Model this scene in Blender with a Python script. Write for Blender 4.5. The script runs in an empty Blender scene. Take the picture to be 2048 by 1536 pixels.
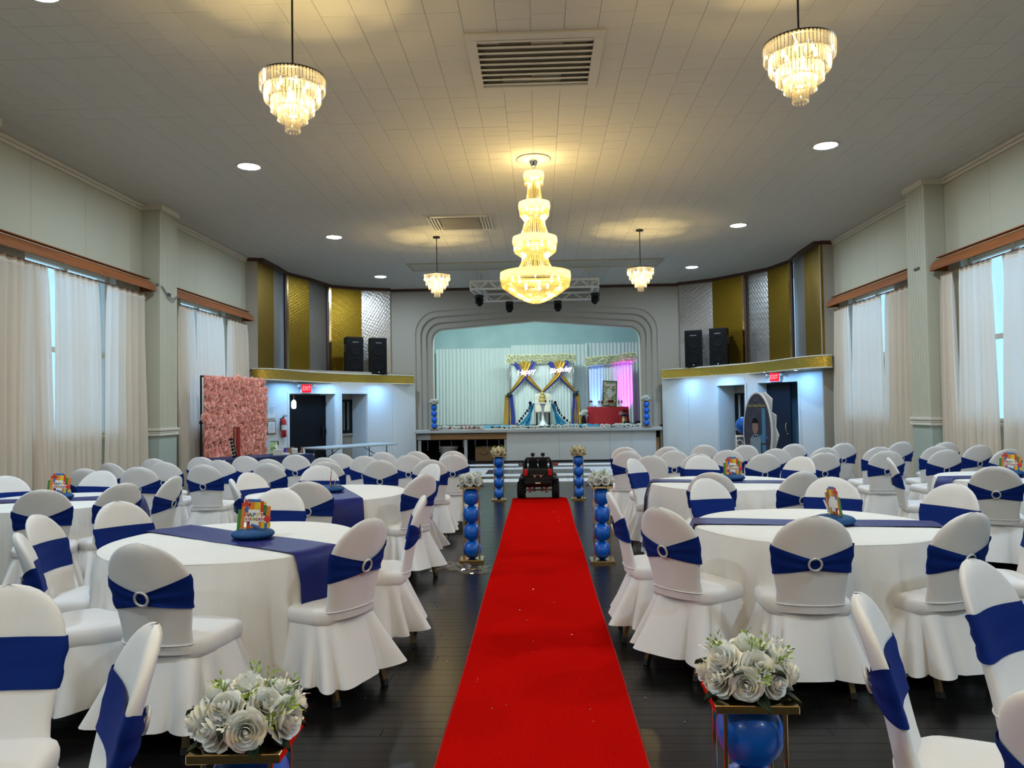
import bpy, math, random
from math import sin, cos, pi, sqrt, radians, atan2, degrees
from mathutils import Vector, Matrix, Euler
random.seed(7)
SC = bpy.context.scene
COL = SC.collection

# ---------------------------------------------------------------- camera, world, exposure
cam_data = bpy.data.cameras.new('camera')
cam = bpy.data.objects.new('camera', cam_data); COL.objects.link(cam)
cam_data.sensor_width = 36.0
cam_data.lens = 1538.0 / 2048.0 * 36.0
cam_data.clip_start = 0.05; cam_data.clip_end = 200
_r = Vector((0.99926586, 0.03507256, -0.01541593))
_d = Vector((-0.01648938, 0.03052612, -0.99939795))
_f = Vector((-0.03458086, 0.99891845, 0.03108203))
CAM_Z = 1.53
cam.matrix_world = Matrix(((_r.x, -_d.x, -_f.x, 0), (_r.y, -_d.y, -_f.y, 0), (_r.z, -_d.z, -_f.z, CAM_Z), (0, 0, 0, 1)))
SC.camera = cam

world = bpy.data.worlds.new('sky'); SC.world = world
world.use_nodes = True
bg = world.node_tree.nodes['Background']
bg.inputs[0].default_value = (0.38, 0.67, 1.0, 1)
bg.inputs[1].default_value = 0.6

SC.view_settings.view_transform = 'Standard'
SC.view_settings.look = 'None'
SC.view_settings.gamma = 1.0
SC.view_settings.use_curve_mapping = False
SC.view_settings.exposure = 1.45
cy = SC.cycles
cy.max_bounces = 6; cy.diffuse_bounces = 3; cy.glossy_bounces = 3; cy.transmission_bounces = 4; cy.transparent_max_bounces = 12
cy.caustics_reflective = False; cy.caustics_refractive = False
cy.sample_clamp_indirect = 4.0; cy.sample_clamp_direct = 0.0
cy.use_denoising = True

WARM = (1.0, 0.75, 0.30)
COOL = (0.80, 0.92, 1.0)
P_CHAND, P_PEND, E_DOWN, E_SHELF, P_STAGE = 10.0, 8.2, 186.0, 88.0, 70.0

def lamp(name, kind, loc, energy, color=(1, 1, 1), size=0.1, rot=None, **kw):
    l = bpy.data.lights.new(name, kind); l.energy = energy; l.color = color
    if kind == 'AREA':
        l.shape = kw.get('shape', 'RECTANGLE'); l.size = size
        if 'size_y' in kw: l.size_y = kw['size_y']
        if 'spread' in kw: l.spread = kw['spread']
    elif kind == 'SPOT':
        l.spot_size = kw.get('angle', 1.0); l.spot_blend = kw.get('blend', 0.5); l.shadow_soft_size = size
    else:
        l.shadow_soft_size = size
    o = bpy.data.objects.new(name, l); COL.objects.link(o); o.location = loc
    if rot: o.rotation_euler = rot
    return o

# ---------------------------------------------------------------- mesh builder
class MB:
    def __init__(s): s.v = []; s.f = []; s.sm = []; s.mi = []; s.cur = 0
    def add(s, vs, fs, smooth=False):
        b = len(s.v); s.v.extend([tuple(p) for p in vs])
        for f in fs:
            s.f.append(tuple(b + i for i in f)); s.sm.append(smooth); s.mi.append(s.cur)
        return s
    def box(s, c, d, bev=0.0, rz=0.0, M=None):
        x, y, z = d[0] / 2, d[1] / 2, d[2] / 2
        if bev <= 0:
            vs = [(sx * x, sy * y, sz * z) for sx in (-1, 1) for sy in (-1, 1) for sz in (-1, 1)]
            fs = [(0, 1, 3, 2), (4, 6, 7, 5), (0, 4, 5, 1), (2, 3, 7, 6), (0, 2, 6, 4), (1, 5, 7, 3)]
        else:
            b = min(bev, x * .9, y * .9, z * .9); vs = []; idx = {}
            for sx in (-1, 1):
                for sy in (-1, 1):
                    for sz in (-1, 1):
                        for k, (a, bb, cc) in enumerate(((x, y - b, z - b), (x - b, y, z - b), (x - b, y - b, z))):
                            idx[(sx, sy, sz, k)] = len(vs); vs.append((sx * a, sy * bb, sz * cc))
            I = lambda *a: idx[a]; fs = []
            for k in range(3):
                for sg in (-1, 1):
                    q = []
                    for (p, r) in ((-1, -1), (1, -1), (1, 1), (-1, 1)):
                        t = [p, r]; t.insert(k, sg); q.append(I(t[0], t[1], t[2], k))
                    if (sg > 0) == (k == 1): q.reverse()
                    fs.append(tuple(q))
            for k in range(3):
                o1, o2 = [i for i in range(3) if i != k]
                for p in (-1, 1):
                    for r in (-1, 1):
                        q = []
                        for (e, kk) in ((-1, o1), (1, o1), (1, o2), (-1, o2)):
                            t = [0, 0, 0]; t[k] = e; t[o1] = p; t[o2] = r; q.append(I(t[0], t[1], t[2], kk))
                        fs.append(tuple(q))
            for sx in (-1, 1):
                for sy in (-1, 1):
                    for sz in (-1, 1):
                        fs.append((I(sx, sy, sz, 0), I(sx, sy, sz, 1), I(sx, sy, sz, 2)))
        if M is not None: vs = [tuple(M @ Vector(p)) for p in vs]
        else:
            ca, sa = cos(rz), sin(rz)
            vs = [(c[0] + p[0] * ca - p[1] * sa, c[1] + p[0] * sa + p[1] * ca, c[2] + p[2]) for p in vs]
        return s.add(vs, fs)
    def grid(s, fn, nu, nv, cu=False, cv=False, smooth=True):
        vs = []; U = nu if cu else nu + 1; V = nv if cv else nv + 1
        for j in range(V):
            for i in range(U): vs.append(fn(i / nu, j / nv))
        fs = []
        for j in range(nv):
            for i in range(nu):
                a, b = i, (i + 1) % U; c, d = j, (j + 1) % V
                fs.append((c * U + a, c * U + b, d * U + b, d * U + a))
        return s.add(vs, fs, smooth)
    def lathe(s, prof, n=20, c=(0, 0, 0), smooth=True, caps=True):
        s.grid(lambda u, v: s._lp(prof, u, v, c), n, len(prof) - 1, cu=True, smooth=smooth)
        if caps:
            b = len(s.v) - n * len(prof)
            if prof[0][0] > 1e-4: s.f.append(tuple(reversed(range(b, b + n)))); s.sm.append(False); s.mi.append(s.cur)
            if prof[-1][0] > 1e-4: s.f.append(tuple(range(len(s.v) - n, len(s.v)))); s.sm.append(False); s.mi.append(s.cur)
        return s
    @staticmethod
    def _lp(prof, u, v, c):
        i = int(round(v * (len(prof) - 1))); r, z = prof[i]; a = u * 2 * pi
        return (c[0] + r * cos(a), c[1] + r * sin(a), c[2] + z)
    def tube(s, pts, r, n=8, caps=True, smooth=True, closed=False):
        P = [Vector(p) for p in pts]; m = len(P); rings = []; up = Vector((0, 0, 1)); prev = None
        for i in range(m):
            if closed: t = P[(i + 1) % m] - P[i - 1]
            else: t = (P[min(i + 1, m - 1)] - P[max(i - 1, 0)])
            t = t.normalized() if t.length > 1e-9 else Vector((0, 0, 1))
            if prev is None:
                a = up if abs(t.dot(up)) < .9 else Vector((1, 0, 0)); e = t.cross(a).normalized()
            else:
                e = prev - t * prev.dot(t); e = e.normalized()
            prev = e; g = t.cross(e); rr = r[i] if isinstance(r, (list, tuple)) else r
            rings.append([P[i] + (e * cos(2 * pi * k / n) + g * sin(2 * pi * k / n)) * rr for k in range(n)])
        vs = [p for ring in rings for p in ring]; fs = []
        for i in range(m if closed else m - 1):
            j = (i + 1) % m
            for k in range(n):
                fs.append((i * n + k, i * n + (k + 1) % n, j * n + (k + 1) % n, j * n + k))
        s.add(vs, fs, smooth)
        if caps and not closed:
            s.add(rings[0], [tuple(reversed(range(n)))]); s.add(rings[-1], [tuple(range(n))])
        return s
    def bar(s, a, b, w, h=None):
        a, b = Vector(a), Vector(b); h = h or w; t = (b - a); L = t.length; t.normalize()
        up = Vector((0, 0, 1)) if abs(t.z) < .95 else Vector((0, 1, 0))
        e = t.cross(up).normalized(); g = e.cross(t)
        vs = [q + e * sx * w / 2 + g * sz * h / 2 for q in (a, b) for sx, sz in ((-1, -1), (1, -1), (1, 1), (-1, 1))]
        return s.add(vs, [(0, 1, 2, 3), (7, 6, 5, 4), (0, 4, 5, 1), (1, 5, 6, 2), (2, 6, 7, 3), (3, 7, 4, 0)])
    def ball(s, c, r, nu=12, nv=8, sc=(1, 1, 1)):
        return s.grid(lambda u, v: (c[0] + r * sc[0] * sin(pi * v) * cos(2 * pi * u), c[1] + r * sc[1] * sin(pi * v) * sin(2 * pi * u), c[2] - r * sc[2] * cos(pi * v)), nu, nv, cu=True)
    def prism(s, pts, z0, z1, smooth=False):
        n = len(pts); vs = [(p[0], p[1], z0) for p in pts] + [(p[0], p[1], z1) for p in pts]
        fs = [tuple(reversed(range(n))), tuple(range(n, 2 * n))] + [(i, (i + 1) % n, n + (i + 1) % n, n + i) for i in range(n)]
        return s.add(vs, fs, smooth)
    def move(s, M):
        s.v = [tuple(M @ Vector(p)) for p in s.v]; return s
    def mesh(s, name, m):
        me = bpy.data.meshes.new(name); me.from_pydata(s.v, [], s.f)
        ms = m if isinstance(m, (list, tuple)) else [m]
        for x in ms: me.materials.append(x)
        me.polygons.foreach_set('use_smooth', s.sm)
        if len(ms) > 1: me.polygons.foreach_set('material_index', s.mi)
        me.update(); return me
    def build(s, name, m, parent=None, loc=None):
        o = bpy.data.objects.new(name, s.mesh(name, m)); COL.objects.link(o)
        if parent is not None: o.parent = parent
        if loc is not None: o.location = loc
        return o

def obj(name, me, parent=None, loc=(0, 0, 0), rz=0.0, rot=None, sc=None):
    o = bpy.data.objects.new(name, me); COL.objects.link(o)
    if parent is not None: o.parent = parent
    o.location = loc
    o.rotation_euler = rot if rot is not None else (0, 0, rz)
    if sc is not None: o.scale = (sc, sc, sc) if not isinstance(sc, (tuple, list)) else sc
    return o
def tag(o, label, cat, group=None):
    o['label'] = label; o['category'] = cat
    if group: o['group'] = group
    return o
def thing(name, label, cat, loc=(0, 0, 0), rz=0.0, group=None):
    o = bpy.data.objects.new(name, None); COL.objects.link(o)
    o.location = loc; o.rotation_euler = (0, 0, rz); o.empty_display_size = .1
    return tag(o, label, cat, group)
def kind(o, k): o['kind'] = k; return o
def struct(o): o['kind'] = 'structure'; return o
def empty_struct(name, loc=(0, 0, 0)):
    o = bpy.data.objects.new(name, None); COL.objects.link(o); o.location = loc; o['kind'] = 'structure'; return o
KIDS = {}
def copy_tree(o, parent=None):
    c = o.copy(); COL.objects.link(c)
    if parent is not None: c.parent = parent
    for ch in [k for k in ALLKIDS(o)]: copy_tree(ch, c)
    return c
def ALLKIDS(o): return list(o.children)

# ---------------------------------------------------------------- materials
def mat(name, col, rough=.6, metal=0.0, bump=None, var=None, sheen=0, coat=0, spec=None, emit=None, trans=None):
    m = bpy.data.materials.new(name); m.use_nodes = True; nt = m.node_tree; b = nt.nodes['Principled BSDF']
    b.inputs['Base Color'].default_value = (*col, 1); b.inputs['Roughness'].default_value = rough; b.inputs['Metallic'].default_value = metal
    if sheen: b.inputs['Sheen Weight'].default_value = sheen
    if coat: b.inputs['Coat Weight'].default_value = coat; b.inputs['Coat Roughness'].default_value = .06
    if spec is not None: b.inputs['Specular IOR Level'].default_value = spec
    if emit: b.inputs['Emission Color'].default_value = (*emit[0], 1); b.inputs['Emission Strength'].default_value = emit[1]
    tc = nt.nodes.new('ShaderNodeTexCoord')
    def mapped(scale):
        mp = nt.nodes.new('ShaderNodeMapping'); mp.inputs['Scale'].default_value = scale if isinstance(scale, tuple) else (scale,) * 3
        nt.links.new(tc.outputs['Object'], mp.inputs[0]); return mp
    if bump:   # (scale, strength, distance[, detail])
        n = nt.nodes.new('ShaderNodeTexNoise'); n.inputs['Scale'].default_value = 1.0; n.inputs['Detail'].default_value = bump[3] if len(bump) > 3 else 3
        nt.links.new(mapped(bump[0]).outputs[0], n.inputs['Vector'])
        bp = nt.nodes.new('ShaderNodeBump'); bp.inputs['Strength'].default_value = bump[1]; bp.inputs['Distance'].default_value = bump[2]
        nt.links.new(n.outputs[0], bp.inputs['Height']); nt.links.new(bp.outputs[0], b.inputs['Normal'])
    if var:    # (scale, other colour, lo, hi)
        n = nt.nodes.new('ShaderNodeTexNoise'); n.inputs['Scale'].default_value = 1.0; n.inputs['Detail'].default_value = 4
        nt.links.new(mapped(var[0]).outputs[0], n.inputs['Vector'])
        r = nt.nodes.new('ShaderNodeValToRGB'); r.color_ramp.elements[0].position = var[2]; r.color_ramp.elements[1].position = var[3]
        r.color_ramp.elements[0].color = (*col, 1); r.color_ramp.elements[1].color = (*var[1], 1)
        nt.links.new(n.outputs[0], r.inputs[0]); nt.links.new(r.outputs[0], b.inputs['Base Color'])
    if trans:  # translucent share
        t = nt.nodes.new('ShaderNodeBsdfTranslucent'); t.inputs[0].default_value = (*trans[1], 1)
        mx = nt.nodes.new('ShaderNodeMixShader'); mx.inputs[0].default_value = trans[0]
        out = nt.nodes['Material Output']
        nt.links.new(b.outputs[0], mx.inputs[1]); nt.links.new(t.outputs[0], mx.inputs[2]); nt.links.new(mx.outputs[0], out.inputs[0])
    return m
def emis(name, col, strength):
    m = bpy.data.materials.new(name); m.use_nodes = True; nt = m.node_tree; nt.nodes.clear()
    e = nt.nodes.new('ShaderNodeEmission'); e.inputs[0].default_value = (*col, 1); e.inputs[1].default_value = strength
    o = nt.nodes.new('ShaderNodeOutputMaterial'); nt.links.new(e.outputs[0], o.inputs[0]); return m
def glassy(name, col, tr=.6, rough=.05, gl=.25, tl=0.0):
    """thin clear material: part see-through, part mirror, part diffuse glow of whatever lights it"""
    m = bpy.data.materials.new(name); m.use_nodes = True; nt = m.node_tree; nt.nodes.clear()
    t = nt.nodes.new('ShaderNodeBsdfTransparent'); t.inputs[0].default_value = (*col, 1)
    g = nt.nodes.new('ShaderNodeBsdfGlossy'); g.inputs['Roughness'].default_value = rough; g.inputs[0].default_value = (*col, 1)
    mx = nt.nodes.new('ShaderNodeMixShader'); mx.inputs[0].default_value = gl / max(gl + tr, 1e-4)
    nt.links.new(t.outputs[0], mx.inputs[1]); nt.links.new(g.outputs[0], mx.inputs[2]); last = mx
    if tl > 0:
        l = nt.nodes.new('ShaderNodeBsdfTranslucent'); l.inputs[0].default_value = (*col, 1)
        m2 = nt.nodes.new('ShaderNodeMixShader'); m2.inputs[0].default_value = tl
        nt.links.new(mx.outputs[0], m2.inputs[1]); nt.links.new(l.outputs[0], m2.inputs[2]); last = m2
    o = nt.nodes.new('ShaderNodeOutputMaterial'); nt.links.new(last.outputs[0], o.inputs[0]); return m
def embossed(name, col, rough, metal, sx, sz):
    """sheet metal pressed with small diamonds"""
    m = mat(name, col, rough, metal); nt = m.node_tree; b = nt.nodes['Principled BSDF']
    tc = nt.nodes.new('ShaderNodeTexCoord'); mp = nt.nodes.new('ShaderNodeMapping'); mp.inputs['Rotation'].default_value = (radians(45), 0, radians(45)); mp.inputs['Scale'].default_value = (sx, sx, sz)
    nt.links.new(tc.outputs['Object'], mp.inputs[0])
    ck = nt.nodes.new('ShaderNodeTexVoronoi'); ck.inputs['Scale'].default_value = 1.0; ck.inputs['Randomness'].default_value = 0.12
    nt.links.new(mp.outputs[0], ck.inputs['Vector'])
    bp = nt.nodes.new('ShaderNodeBump'); bp.inputs['Strength'].default_value = .55; bp.inputs['Distance'].default_value = .012
    nt.links.new(ck.outputs[0], bp.inputs['Height']); nt.links.new(bp.outputs[0], b.inputs['Normal']); return m
def wooden(name, c1, c2, rough=.35, scale=(1, 14, 14)):
    m = mat(name, c1, rough); nt = m.node_tree; b = nt.nodes['Principled BSDF']
    tc = nt.nodes.new('ShaderNodeTexCoord'); mp = nt.nodes.new('ShaderNodeMapping'); mp.inputs['Scale'].default_value = scale
    n = nt.nodes.new('ShaderNodeTexNoise'); n.inputs['Scale'].default_value = 1.5; n.inputs['Detail'].default_value = 6; n.inputs['Distortion'].default_value = .6
    r = nt.nodes.new('ShaderNodeValToRGB'); r.color_ramp.elements[0].position = .3; r.color_ramp.elements[1].position = .7
    r.color_ramp.elements[0].color = (*c1, 1); r.color_ramp.elements[1].color = (*c2, 1)
    nt.links.new(tc.outputs['Object'], mp.inputs[0]); nt.links.new(mp.outputs[0], n.inputs['Vector']); nt.links.new(n.outputs[0], r.inputs[0]); nt.links.new(r.outputs[0], b.inputs['Base Color'])
    return m

M = {}
M['ceil'] = mat('painted ceiling tile', (.60, .575, .51), .85, bump=((260, 12, 60), .35, .002))
M['ceil_gap'] = mat('ceiling joint', (.50, .47, .41), .9)
M['wall'] = mat('sage wall paint', (.50, .485, .375), .75, bump=(60, .15, .003), var=((.5, .5, .5), (.45, .44, .34), .35, .75))
M['wall_low'] = mat('sage dado paint', (.36, .42, .37), .7)
M['cream'] = mat('cream trim paint', (.66, .62, .52), .5)
M['grey_wall'] = mat('warm grey wall paint', (.37, .335, .28), .7, bump=(50, .1, .003))
M['white_wall'] = mat('white panel paint', (.66, .67, .66), .38)
M['teal'] = mat('pale teal stage paint', (.36, .52, .53), .8, var=((1.2, 1.2, 1.2), (.44, .60, .60), .4, .7))
M['valance'] = wooden('orange varnished wood', (.19, .046, .001), (.29, .080, .004), .75, (14, .8, 14))
M['darktrim'] = mat('dark red brown trim', (.06, .022, .014), .5)
M['gold_panel'] = embossed('gold embossed sheet', (.27, .16, .012), .40, .85, 26, 26)
M['silver_panel'] = embossed('silver embossed sheet', (.46, .44, .42), .36, .9, 15, 15)
M['stage_panel'] = mat('off white stage panel', (.58, .56, .51), .5)
M['gold_band'] = embossed('gold band sheet', (.66, .44, .075), .24, .95, 40, 40)
M['chrome'] = mat('chrome', (.7, .7, .68), .15, 1)
M['plank'] = mat('dark stained plank', (.0065, .006, .0058), .25, bump=((1.2, 26, 1), .16, .004, 4), spec=.21)
M['joint'] = mat('plank joint', (.004, .004, .004), .8)
M['tile_white'] = mat('white dance tile', (.90, .91, .93), .3)
M['tile_black'] = mat('black dance tile', (.05, .05, .052), .2)
M['carpet'] = mat('red carpet pile', (.50, .0045, .003), .95, bump=(420, .6, .003, 2), var=((90, 90, 90), (.40, .003, .002), .4, .7), spec=.0)
M['carpet_edge'] = mat('red carpet binding', (.22, .004, .003), .9)
M['cover'] = mat('white stretch cover', (.78, .76, .75), .72, bump=((13, 13, 6), .30, .010), spec=.25)
M['cloth'] = mat('white table linen', (.80, .78, .74), .78, bump=((11, 11, 1.5), .55, .030), spec=.2)
M['navy'] = mat('navy stretch band', (.003, .020, .165), .75, bump=((14, 14, 90), .25, .003), spec=.12)
M['satin'] = mat('navy satin runner', (.005, .011, .135), .5, bump=((7, 7, 7), .22, .01), spec=.3)
M['rhinestone'] = mat('rhinestone ring', (.72, .72, .70), .3, .5, bump=(260, .8, .004))
M['brass_leg'] = mat('bronze chair leg', (.16, .11, .05), .4, .7)
M['foot'] = mat('black rubber', (.01, .01, .01), .7)
M['gold'] = mat('polished gold', (.72, .52, .24), .18, 1.0)
M['balloon'] = mat('blue balloon', (.003, .115, .56), .28, coat=.15, spec=.4)
M['rose'] = mat('white silk petal', (.90, .90, .85), .7, trans=(.12, (.88, .90, .80)))
M['rose_c'] = mat('cream silk petal', (.84, .76, .52), .7, trans=(.2, (.84, .76, .5)))
M['cream_flower'] = mat('cream flower', (.93, .92, .72), .8, trans=(.3, (.95, .95, .75)))
M['leaf'] = mat('dark green leaf', (.012, .030, .014), .5)
M['sprig'] = mat('yellow green sprig', (.25, .38, .04), .6)
M['black'] = mat('black plastic', (.005, .005, .005), .45, spec=.3)
M['blackm'] = mat('matt black', (.006, .006, .006), .75, spec=.2)
M['iron'] = mat('black iron', (.015, .013, .012), .4, .6)
M['white_pl'] = mat('white plastic', (.75, .75, .74), .4)
M['grille'] = mat('speaker grille', (.005, .005, .0055), .8, bump=(300, .6, .002), spec=.15)
M['red_pl'] = mat('red plastic', (.45, .008, .006), .25, coat=.3)
M['grey_table'] = mat('grey moulded plastic', (.42, .50, .54), .45)
M['steel'] = mat('grey steel', (.28, .28, .28), .4, .8)
M['alu'] = mat('aluminium truss', (.74, .73, .69), .45, .3)
M['door'] = mat('black door paint', (.003, .004, .006), .4, spec=.2)
M['navy_door'] = mat('dark navy door paint', (.007, .013, .026), .4, spec=.25)
M['drape'] = mat('white sheer drape', (.88, .80, .70), .8, trans=(.52, (1.0, .88, .76)))
M['stage_drape'] = mat('white stage drape', (.72, .80, .78), .8, trans=(.2, (.8, .85, .83)))
M['pink'] = mat('pink silk flower', (.97, .50, .41), .8, trans=(.28, (1.0, .52, .42)))
M['pink2'] = mat('deep pink silk flower', (.72, .25, .19), .75)
M['blue_cloth'] = mat('navy table cloth', (.006, .018, .10), .6)
M['red_cloth'] = mat('red table cloth', (.35, .004, .010), .6)
M['royal'] = mat('blue sequin drape', (.02, .03, .22), .4)
M['gold_drape'] = mat('gold sequin drape', (.45, .27, .035), .35, .6, bump=(160, .6, .004))
M['teal_cloth'] = mat('turquoise satin', (.01, .20, .36), .35)
M['neon'] = emis('white neon', (1.0, .96, .90), 1.5)
M['down'] = emis('downlight lens', (.66, .84, 1.0), E_DOWN)
M['shelf_down'] = emis('under shelf lens', (.20, .52, 1.0), E_SHELF)
M['exit'] = emis('exit sign face', (1.0, .012, .03), .62)
M['exit_t'] = emis('exit sign letters', (1.0, .22, .25), 1.0)
M['bulb'] = emis('candle bulb', (1.0, .80, .48), 22.0)
M['bulb_c'] = emis('cool bulb', (.80, .97, 1.0), 5.0)
M['crystal'] = glassy('clear crystal', (.97, .94, .88), .66, .10, .30, .05)
M['crystal_g'] = glassy('amber crystal', (1.0, .90, .62), .44, .14, .40, .12)
M['gold_band2'] = mat('gold chandelier band', (.85, .62, .20), .25, .7, trans=(.35, (1.0, .8, .4)))
M['pane'] = glassy('window pane', (.95, .98, 1.0), .9, .02, .06)
M['wrap'] = glassy('clear wrap', (.97, .96, .93), .78, .08, .22)
M['paper'] = mat('paper', (.62, .60, .55), .8)
M['card'] = mat('corrugated cardboard', (.28, .16, .07), .8)
M['stagefloor'] = mat('stage floor', (.26, .25, .23), .5)
M['lip'] = mat('grey stage lip', (.40, .38, .34), .6)
M['stagewood'] = wooden('honey wood beam', (.26, .12, .03), (.36, .18, .05), .5, (.8, 10, 14))
M['dark'] = mat('unlit cavity', (.02, .018, .016), .9)  # near-black colour stands in for shade in the cavity and passage
M['tissue'] = mat('blue tissue honeycomb', (.002, .065, .21), .7, bump=((90, 90, 20), .5, .004))
for nm, c in dict(b_red=(.62, .03, .015), b_org=(.68, .19, .02), b_yel=(.70, .48, .02), b_grn=(.035, .20, .03), b_blu=(.045, .13, .42), b_wht=(.80, .78, .74)).items():
    M[nm] = mat('print ' + nm[2:], c, .5)
def text_mesh(body, size, ext=.001, shear=0.0, bevel=0.0, sp=1.0, align='CENTER', bold=0.0):
    cu = bpy.data.curves.new('writing', 'FONT'); cu.body = body; cu.size = size; cu.extrude = ext; cu.align_x = align; cu.align_y = 'CENTER'; cu.shear = shear; cu.bevel_depth = bevel; cu.offset = bold; cu.space_character = sp; cu.resolution_u = 3
    o = bpy.data.objects.new('writing', cu); COL.objects.link(o)
    dg = bpy.context.evaluated_depsgraph_get(); me = bpy.data.meshes.new_from_object(o.evaluated_get(dg))
    bpy.data.objects.remove(o); bpy.data.curves.remove(cu)
    me.materials.clear(); return me
# ================================================================ THE ROOM
XL, XR, ZC = -6.5, 6.3, 4.97
YB = -6.0
def project(p):
    v = Vector(p) - Vector((0, 0, CAM_Z)); d = v.dot(_f)
    return (1024 + 1538 * v.dot(_r) / d, 768 + 1538 * v.dot(_d) / d) if d > .05 else (-9e3, -9e3)
def in_frame(p, m=30):
    u, v = project(p); return -m < u < 2048 + m and -m < v < 1536 + m
def piece_mesh(name, sx, sy, t, bev, m):
    """a tile or plank: flat face up at z=0 with bevelled edges, seen from one side"""
    b = MB(); x, y = sx / 2, sy / 2
    vs = [(-x, -y, -t), (x, -y, -t), (x, y, -t), (-x, y, -t), (-x + bev, -y + bev, 0), (x - bev, -y + bev, 0), (x - bev, y - bev, 0), (-x + bev, y - bev, 0)]
    b.add(vs, [(4, 5, 6, 7), (0, 1, 5, 4), (1, 2, 6, 5), (2, 3, 7, 6), (3, 0, 4, 7)])
    return b
# ---- floor: dark planks laid across the hall
floor = MB().box((-.1, 11.5, -.06), (14.6, 37, .1)).build('floor', M['joint']); struct(floor)
PW = .083
cand = []
y = -.6
rng = random.Random(3)
while y < 15.8:
    x = XL - .3 - rng.random() * 1.5
    while x < XR + .3:
        L = rng.choice((1.2, 1.5, 1.8, 2.1, 2.4)); cand.append((x + L / 2, y + PW / 2, L)); x += L
    y += PW
near = sorted([c for c in cand if any(in_frame((c[0] + k * c[2] / 2, c[1], 0), 0) for k in (-.8, 0, .8))], key=lambda c: c[1] + abs(c[0]) * .25)[:290]
nearset = set(near)
pm = {}
for c in near:
    if c[2] not in pm: pm[c[2]] = piece_mesh('plank', c[2], PW, .01, .0012, M['plank']).mesh('plank', M['plank'])
    obj('plank', pm[c[2]], floor, (c[0], c[1], .0 + rng.random() * .0008), rot=((rng.random() - .5) * .006, (rng.random() - .5) * .0012, 0))
b = MB()
for c in cand:
    if c in nearset: continue
    q = piece_mesh('p', c[2], PW, .01, .0012, None); dz = rng.random() * .0008; tl = (rng.random() - .5) * .006
    b.add([(p[0] + c[0], p[1] + c[1], p[2] + dz + p[1] * tl) for p in q.v], q.f)
kind(b.build('plank', M['plank'], floor), 'stuff')
# ---- dance floor tiles in front of the stage: rings of white and black
TS = .62
me_w = MB().box((0, 0, 0), (TS - .004, TS - .004, .016), .003).mesh('dance_tile', M['tile_white'])
me_b = MB().box((0, 0, 0), (TS - .004, TS - .004, .016), .003).mesh('dance_tile', M['tile_black'])
for i in range(10):
    for j in range(8):
        ring = min(i, 9 - i, j, 7 - j)
        o = obj('dance_tile', me_w if ring % 2 == 0 else me_b, floor, (-.03 + (i - 4.5) * TS, 15.85 + (j + .5) * TS, .0085))
b = MB().box((-.1, 18.8, -.004), (14, 6.0, .008)); b.build('dance_surround', mat('black floor paint', (.02, .02, .02), .25), floor)

# ---- ceiling
ceiling = MB().box((-.1, 9, ZC + .07), (14.4, 32, .1)).build('ceiling', M['ceil_gap']); struct(ceiling)
CT = .305
cand = []; 
for i in range(-22, 21):
    off = rng.choice((0, 0, .1525, .07))
    for j in range(-20, 73):
        tx_, ty_ = -.02 + (i + .5) * CT, j * CT + off
        if abs(tx_ - .02) > .50 or abs(ty_ - 7.56) > .42: cand.append((tx_, ty_))
ctile = piece_mesh('ceiling_tile', CT, CT, .010, .0022, None)
ctm = MB().add([(p[0], -p[1], -p[2]) for p in ctile.v], ctile.f).mesh('ceiling_tile', M['ceil'])
vis = sorted([c for c in cand if in_frame((c[0], c[1], ZC), 10) and c[1] > 4], key=lambda c: c[1] + .2 * abs(c[0]))[:292]
vset = set(vis)
for c in vis: obj('ceiling_tile', ctm, ceiling, (c[0], c[1], ZC + rng.random() * .002), rot=((rng.random() - .5) * .006, (rng.random() - .5) * .006, 0))
b = MB()
for c in cand:
    if c in vset: continue
    t1 = (rng.random() - .5) * .005; t2 = (rng.random() - .5) * .005
    b.add([(p[0] + c[0], c[1] - p[1], ZC - p[2] + p[0] * t1 + p[1] * t2) for p in ctile.v], ctile.f)
kind(b.build('ceiling_tile', M['ceil'], ceiling), 'stuff')

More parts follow.
